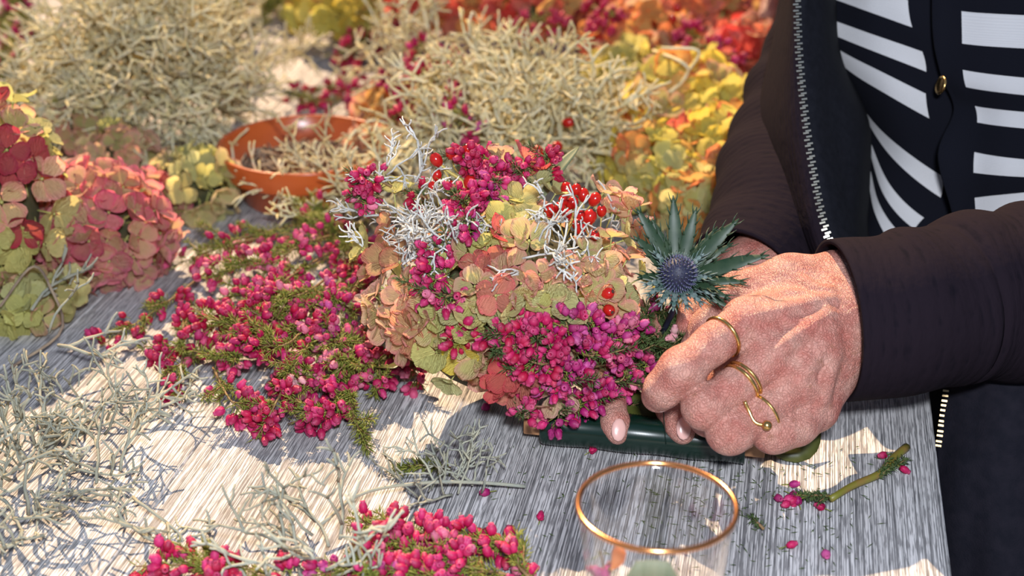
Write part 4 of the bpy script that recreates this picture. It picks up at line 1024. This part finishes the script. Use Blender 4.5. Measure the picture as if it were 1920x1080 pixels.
def make_torso():
    g = SDF([-.02, .72, -.62], [.95, 1.75, .98], .011); f = g.new()
    P = Vector((.40, 1.17, .0)); tg = Vector((-.71, .71, 0))
    for a, b, r0, r1 in ((P + Vector((.06, -.06, -.45)) + tg * .08, P + Vector((.05, -.05, -.05)) + tg * .08, .075, .085), (P + Vector((.06, -.06, -.45)) - tg * .08, P + Vector((.05, -.05, -.05)) - tg * .08, .075, .085),
                         (P + Vector((.06, -.03, -.05)), P + Vector((.05, .02, .30)), .105, .11), (P + Vector((.05, .02, .30)) + tg * .12, P + Vector((.05, .02, .30)) - tg * .12, .07, .07), (P + Vector((.05, .02, .3)), P + Vector((.01, .0, .46)), .06, .055)):
        g.cap(f, a, b, r0, r1, .05)
    hd = P + Vector((-.02, -.02, .58)); fw = Vector((-.62, -.62, -.3)).normalized(); sx = Vector((-.71, .71, 0))
    g.cap(f, hd + Vector((0, 0, .03)), hd + fw * .02 - Vector((0, 0, .045)), .078, .058, .03)
    g.cap(f, hd + fw * .088, hd + fw * .098 - Vector((0, 0, .025)), .010, .014, .012)
    for s in (-1, 1): g.cap(f, hd + sx * .078 * s, hd + sx * .08 * s - Vector((0, 0, .02)), .014, .012, .008)
    for s in (-1, 1): g.cap(f, hd + fw * .078 + sx * .03 * s + Vector((0, 0, .012)), hd + fw * .078 + sx * .03 * s + Vector((0, 0, .012)), .012, .012, .01, sub=True)
    g.cap(f, hd + fw * .083 - Vector((0, 0, .062)) - sx * .02, hd + fw * .083 - Vector((0, 0, .062)) + sx * .02, .004, .004, .006)
    for sh, el, wr_ in ((P + Vector((.05, .02, .29)) + tg * .17, Vector((.30, 1.30, .10)), pd(1430, 505, 1.045)), (P + Vector((.05, .02, .29)) - tg * .17, Vector((.56, .93, .14)), pd(1720, 590, .938))):
        g.cap(f, sh, el, .042, .036, .03); g.cap(f, el, wr_, .034, .025, .02)
    V, Q = surface_nets(f, g.lo, g.h); return V, Q, hd, fw, sx
LV, LQ, LD, SURF = make_left_hand(); RV, RQ = make_right_hand(); BV, BQ, HD, HF, HX = make_torso()
person = tag(empty('person', Vector((.44, 1.12, -.75))), 'person in striped cardigan and dark zip jacket bending over the table tying flowers', 'person')
PB = WORLD[person.name].to_translation()
me = bpy.data.meshes.new('body'); n1, n2 = len(LV), len(LV) + len(RV)
V = np.concatenate([LV, RV, BV]) - np.array(PB)
Qs = np.concatenate([LQ, RQ + n1, BQ + n2])
me.from_pydata(V.tolist(), [], Qs.tolist()); me.materials.append(SKIN); me.polygons.foreach_set('use_smooth', [True] * len(Qs)); me.update()
add('body', me, person, Matrix.Translation(PB))
# nail of the index finger
mb = MB(); nz_ = (CAM - pd(1236, 757, .878)).normalized(); mb.ball(TR(pd(1232, 756, .8835), (nz_ + Vector((-.25, 0, -.75))).normalized()), .0062, .0074, .0022, 12, 8); put('fingernail', mb, NAIL, person)
for px, py, dd in ((1160, 806, .9285), (1282, 803, .9185)):
    mb = MB(); mb.ball(TR(pd(px, py, dd), (CAM - pd(px, py, dd)).normalized() + Vector((.25, 0, .1))), .0048, .0075, .0018, 12, 8); put('fingernail', mb, NAIL, person)
# rings
def ring_geo(m, c, axis, rad, wire, tilt=None, n=40, mi=0):
    axis = Vector(axis).normalized(); T = TR(c, axis)
    pts = [T @ Vector((rad * math.cos(a), rad * math.sin(a), 0)) for a in [k * 2 * math.pi / n for k in range(n + 1)]]
    m.tube(pts, wire, 8, mi, cap=False)
def fpos(ch, seg, t):
    (p, r0), (q, r1) = ch[seg], ch[seg + 1]; return p.lerp(q, t), (q - p).normalized(), r0 + (r1 - r0) * t
for fn, seg, t, wid in (('index', 0, .72, [0]), ('middle', 0, .80, [-.0016, .0016]), ('ring', 0, .93, [0])):
    c, axv, rr = fpos(LD[fn], seg, t); axv = (axv + Vector((.12, 0, .12))).normalized()
    rg = None
    for k, o in enumerate(wid):
        m = MB(); ring_geo(m, c + axv * o, axv, rr + .0008, .0013)
        if rg is None:
            rg = put('ring', m, GOLD, person)
            if fn == 'middle': tag(rg, 'double gold band on the middle finger')
            elif fn == 'index': tag(rg, 'thin gold band on the index finger')
            else: tag(rg, 'forked gold ring with a small set bead')
        else: put('band', m, GOLD, rg)
    if fn == 'ring':
        def on(x, y, o=-.0006): return pd(x, y, SURF(x, y) + o)
        bead = on(1438, 798, -.0022)
        for ch in ([(1396, 752), (1404, 770), (1416, 792), (1430, 804)],):
            m = MB(); m.tube(cat_path([on(*q) for q in ch[:-1]] + [bead + (CAM - bead).normalized() * -.0005], 12), .0012, 7); put('fork', m, GOLD, rg)
        m = MB(); m.ball(Matrix.Translation(bead), .0031, .0031, .0031, 14, 10); put('bead', m, GOLD, rg)
# hair
mb = MB(); mb.ball(Matrix.Translation(HD + Vector((0, 0, .028)) - HF * .018), .088, .088, .088, 24, 14); put('hair', mb, HAIR, person)

# ------------------------------------------------------------------ clothing
def net(name, rows, us, vs, mat, parent, nu=40, nv=60, thick=.0015, wob=0.0, seed=1, bend=None):
    """smooth cloth through a net of points; us, vs are the cloth's own coordinates at the net lines"""
    fine = [cat_path(r_, nu) for r_ in rows]; ufine = cat_path([Vector((u, 0, 0)) for u in us], nu)
    cols = [cat_path([fine[j][i] for j in range(len(rows))], nv) for i in range(nu + 1)]
    vfine = cat_path([Vector((v, 0, 0)) for v in vs], nv)
    m = MB(); r = random.Random(seed)
    ph = [(r.uniform(2, 7), r.uniform(2, 7), r.uniform(0, 6)) for _ in range(5)]
    for j in range(nv + 1):
        for i in range(nu + 1):
            p = cols[i][j]
            if wob:
                w_ = sum(math.sin(a * i / nu * 3 + b * j / nv * 3 + c_) for a, b, c_ in ph) / 5 * wob; p = p + (CAM - p).normalized() * w_
            m.v.append(p)
    for j in range(nv):
        for i in range(nu):
            a = j * (nu + 1) + i; m.quad(a, a + nu + 1, a + nu + 2, a + 1)
    o = put(name, m, mat, parent); uvl = o.data.uv_layers.new(name='UVMap')
    for poly in o.data.polygons:
        for li in poly.loop_indices:
            vi = o.data.loops[li].vertex_index; uvl.data[li].uv = (ufine[vi % (nu + 1)].x, vfine[vi // (nu + 1)].x)
    md = o.modifiers.new('thick', 'SOLIDIFY'); md.thickness = thick; md.offset = 0
    return o
def sleeve(name, ctrl, parent, seed=2, n=120, k=56, uvs=(1, 1), folds=.004, seam=None):
    """tube of cloth along a path with its own radii, turned-in end and folds"""
    P = [pd(*c_[:3]) if isinstance(c_, tuple) and len(c_) == 4 else c_[0] for c_ in ctrl]; Rr = [c_[3] if len(c_) == 4 else c_[1] for c_ in ctrl]
    path = cat_path(P, n); rr = [q.x for q in cat_path([Vector((x, 0, 0)) for x in Rr], n)]
    r = random.Random(seed); m = MB(); u = None
    ph = [(r.uniform(8, 26), r.choice((1, 2, 3)), r.uniform(0, 6), r.uniform(.4, 1)) for _ in range(7)]
    Ls = [0]
    for i in range(n): Ls.append(Ls[-1] + (path[i + 1] - path[i]).length)
    for i, p in enumerate(path):
        t = (path[min(i + 1, n)] - path[max(i - 1, 0)]).normalized()
        if u is None: u = t.orthogonal().normalized()
        u = (u - t * u.dot(t)).normalized(); w_ = t.cross(u)
        for q in range(k):
            a = 2 * math.pi * q / k
            ff = sum(am * math.sin(f_ * Ls[i] * 6 + c_ * a + p_) for f_, c_, p_, am in ph) / 4 * folds * min(1, Ls[i] / .05)
            if seam and abs(Ls[i] - seam) < .004: ff -= .0022 * (1 - abs(Ls[i] - seam) / .004)
            m.v.append(p + (u * math.cos(a) + w_ * math.sin(a)) * (rr[i] + ff))
    for i in range(n):
        for q in range(k):
            a, b = i * k + q, i * k + (q + 1) % k; m.quad(a, b, b + k, a + k)
    o = put(name, m, JACKET, parent); uvl = o.data.uv_layers.new(name='UVMap')
    for poly in o.data.polygons:
        for li, vi in zip(poly.loop_indices, poly.vertices):
            q = vi % k
            if q == 0 and max(x % k for x in poly.vertices) == k - 1: q = k
            uvl.data[li].uv = (Ls[vi // k], q / k * 2 * math.pi * .05)
    md = o.modifiers.new('thick', 'SOLIDIFY'); md.thickness = .003; md.offset = 1
    return o
jk = add('jacket', None, person, Matrix.Translation(PB))
sleeve('sleeve', [(1566, 601, .921, .0475), (1690, 588, .926, .0480), (1800, 562, .942, .0500), (1930, 548, .955, .0540), (2150, 500, .98, .058), [Vector((.56, .95, .14)), .062], [Vector((.60, 1.02, .30)), .066]], jk, 4, seam=.078, folds=.0035)
sleeve('sleeve', [(1396, 520, 1.035, .0385), (1420, 486, 1.048, .0400), (1446, 430, 1.075, .0430), (1468, 350, 1.12, .0480), (1504, 210, 1.19, .0460), (1548, 70, 1.24, .0430), (1600, -90, 1.29, .048), (1680, -300, 1.34, .06)], jk, 9, folds=.005)
zx = [(-220, 1486), (-60, 1491), (0, 1494), (110, 1499), (230, 1511), (350, 1530), (440, 1551), (540, 1590)]
rows, lrows = [], []
def zd(py): return 1.045 - .050 * max(0, min(1, py / 440))
for py, x in zx:
    k = 1 + .02 * (py > 300)
    dq = zd(py); wq = max(70, 1578 + max(0, min(1, (py - 90) / 130)) * 54 - x)
    wa = 20 + 70 * max(0, min(1, (py + 20) / 260)); rows.append([pd(x - wa, py, dq + .11), pd(x - wa * .62, py, dq + .045), pd(x - wa * .30, py, dq + .008), pd(x, py, dq)])
    lrows.append([pd(x, py, dq + .0005), pd(x + 22, py, dq + .005), pd(x + 50, py, dq + .022), pd(x + wq - 18, py, dq + .055), pd(x + wq, py, dq + .15)])
net('front_panel', rows, [0, .09, .13, .15], [j * .045 for j in range(8)], JACKET, jk, 24, 60, .0025, wob=.0015)
net('facing', lrows, [0, .2, .5, .8, 1], list(range(8)), LINING, jk, 30, 60, .0012, wob=.002, seed=5)
tooth = MB(); tooth.box(I4, .0038, .0013, .0014); TOOTH = tooth.mesh('zip_tooth', BRASS, False); TOOTHD = tooth.mesh('zip_tooth', BRASSD, False)
zp = cat_path([pd(x, y, zd(y) - .0018) for y, x in zx], 400); acc_, nxt, kk = 0, 0, 0
for i in range(400):
    acc_ += (zp[i + 1] - zp[i]).length
    if acc_ >= nxt:
        nxt += .00232; t = (zp[i + 1] - zp[i]).normalized(); v = (CAM - zp[i]).normalized(); s = t.cross(v).normalized(); u = s.cross(t)
        Mz = Matrix(((s.x, t.x, u.x, zp[i].x + s.x * .0009 * (1 if kk % 2 else -1)), (s.y, t.y, u.y, zp[i].y), (s.z, t.z, u.z, zp[i].z), (0, 0, 0, 1))); kk += 1
        if kk < 290: add('zip_tooth', TOOTH, jk, Mz)
# other front edge hanging beside the table, lower jacket and trousers
low = []
for py, x, d in ((560, 1800, .99), (700, 1778, 1.0), (760, 1770, 1.0), (840, 1757, 1.0), (960, 1752, 1.0), (1150, 1760, 1.0), (1500, 1790, 1.0)):
    low.append([pd(x, py, d), pd(x + 60, py, d - .025), pd(x + 150, py, d - .04), pd(x + 330, py, d - .01), pd(x + 520, py, d + .1)])
net('front_panel', low, [0, .02, .05, .12, .2], [j * .05 for j in range(7)], TROUS, jk, 30, 60, .0025, wob=.003, seed=8)
zp = cat_path([pd(1777, 705, .996), pd(1770, 760, .996), pd(1759, 838, .996)], 60); acc_, nxt = 0, 0
for i in range(60):
    acc_ += (zp[i + 1] - zp[i]).length
    if acc_ >= nxt:
        nxt += .0034; t = (zp[i + 1] - zp[i]).normalized(); v = (CAM - zp[i]).normalized(); s = t.cross(v).normalized(); u = s.cross(t)
        add('zip_tooth', TOOTHD, jk, Matrix(((s.x, t.x, u.x, zp[i].x), (s.y, t.y, u.y, zp[i].y), (s.z, t.z, u.z, zp[i].z), (0, 0, 0, 1))))
# jacket back: loft round the trunk and over the shoulders
mb = MB(); NR = 48; levels = [(-.50, .47, 1.09, .13, .19), (-.25, .475, 1.10, .13, .19), (-.03, .475, 1.12, .125, .185), (.08, .455, 1.17, .12, .185), (.20, .445, 1.185, .12, .19), (.32, .45, 1.19, .115, .215), (.40, .45, 1.19, .10, .20), (.455, .44, 1.185, .075, .11)]
for z, x, y, rf_, rl in levels:
    for k in range(NR):
        a = 2 * math.pi * k / NR; nf = Vector((-.71, -.71, 0)); tl = Vector((-.71, .71, 0))
        mb.v.append(Vector((x, y, z)) + nf * rf_ * math.cos(a) + tl * rl * math.sin(a))
for j in range(len(levels) - 1):
    for k in range(NR):
        a, b = j * NR + k, j * NR + (k + 1) % NR; mb.quad(a, b, b + NR, a + NR)
o = put('jacket_body', mb, LINING, jk); md = o.modifiers.new('sub', 'SUBSURF'); md.levels = md.render_levels = 2
# cardigan
cd = add('cardigan', None, person, Matrix.Translation(PB))
SL = stripe_mat('cardigan_knit_left', -.5, .70, [1, 2, 3, 4.45, 5.6, 6.6], .235)
SR = stripe_mat('cardigan_knit_right', .27, 3, [1, 2, 3, 4, 5], .21)
DL, DM, DR_, DP = 1.125, 1.10, 1.088, 1.082
left = [[(1500, -150), (1580, -140), (1640, -120), (1702, -100), (1800, -70)], [(1500, -45), (1580, -18), (1640, 4), (1705, 28), (1800, 62)], [(1500, 30), (1582, 60), (1652, 86), (1735, 116), (1800, 142)],
        [(1520, 60), (1586, 112), (1655, 152), (1738, 197), (1810, 228)], [(1590, 150), (1640, 238), (1695, 298), (1768, 352), (1830, 380)], [(1605, 170), (1638, 290), (1668, 365), (1722, 420), (1800, 455)],
        [(1612, 190), (1633, 330), (1650, 400), (1690, 455), (1760, 500)], [(1610, 230), (1622, 380), (1630, 440), (1650, 510), (1730, 560)]]
dz = [0, 0, 0, .004, .014, .018, .02, .022]
net('front_panel', [[pd(x, y, d + dz[j]) for (x, y), d in zip(rw, (1.16, DL, DM, DR_, DP))] for j, rw in enumerate(left)], [-.35, 0, .35, .70, 1], [0, 1, 2, 3, 4.45, 5.6, 6.6, 7.6], SL, cd, 44, 90, .002, wob=.0015, seed=3)
right = [[(1750, -150), (1800, -140), (1920, -130), (2080, -120)], [(1748, 42), (1804, 56), (1920, 64), (2080, 70)], [(1762, 132), (1808, 147), (1920, 163), (2080, 175)], [(1788, 205), (1832, 213), (1920, 224), (2080, 235)],
         [(1758, 290), (1826, 306), (1920, 318), (2080, 325)], [(1785, 400), (1830, 388), (1920, 374), (2080, 360)], [(1800, 490), (1840, 480), (1920, 470), (2080, 460)]]
rz = [0, 0, 0, .006, -.002, .002, .006]
net('front_panel', [[pd(x, y, d + rz[j]) for (x, y), d in zip(rw, (1.066, 1.060, 1.045, 1.06))] for j, rw in enumerate(right)], [0, .27, 1, 2], [0, 1, 2, 3, 4, 5, 6], SR, cd, 44, 80, .003, wob=.001, seed=6)
bt = TR(pd(1766, 160, 1.058), Vector((-.95, -.12, .25))); mb = MB(); mb.lathe([(.0002, .0012), (.0045, .0012), (.0062, .0018), (.0068, .0008), (.0064, 0), (.0002, 0)], 24, 0, bt); put('button', mb, GOLD, cd)

# ------------------------------------------------------------------ second person's hand reaching in behind
p2 = tag(empty('person', Vector((.36, 1.6, -.75))), 'second person, only a bare hand and dark cuff seen behind the far sleeve', 'person')
g = SDF([.18, 1.28, .12], [.46, 1.72, .42], .003); f = g.new()
w0 = pd(1500, -60, 1.47); w1 = pd(1545, -190, 1.50)
g.cap(f, w1, w0, .030, .026, .02)
for i, (px, py) in enumerate(((1438, 62), (1452, 78), (1468, 86), (1486, 84))):
    kn = pd(1470 + i * 12, -5, 1.46); ff = g.new(); g.cap(f, w0, kn, .02, .013, .015)
    g.cap(ff, kn, pd(px + 8, (py - 5) * .6, 1.45), .010, .009, .006); g.cap(ff, pd(px + 8, (py - 5) * .6, 1.45), pd(px, py, 1.46), .009, .007, .006); f = np.minimum(f, g.smin(f, ff, .004))
g.cap(f, w0, pd(1452, -20, 1.45), .018, .012, .01); g.cap(f, pd(1452, -20, 1.45), pd(1436, 30, 1.44), .011, .008, .006)
V, Q = surface_nets(f, g.lo, g.h); b2 = WORLD[p2.name].to_translation()
me = bpy.data.meshes.new('body'); me.from_pydata((V - np.array(b2)).tolist(), [], Q.tolist()); me.materials.append(SKIN); me.polygons.foreach_set('use_smooth', [True] * len(Q)); me.update()
add('body', me, p2, Matrix.Translation(b2))
mb = MB(); mb.tube(cat_path([w0.lerp(w1, .45), w1, pd(1640, -420, 1.6)], 12), [.036] * 4 + [.042] * 9, 20, cap=False); put('sleeve', mb, TROUS, p2)
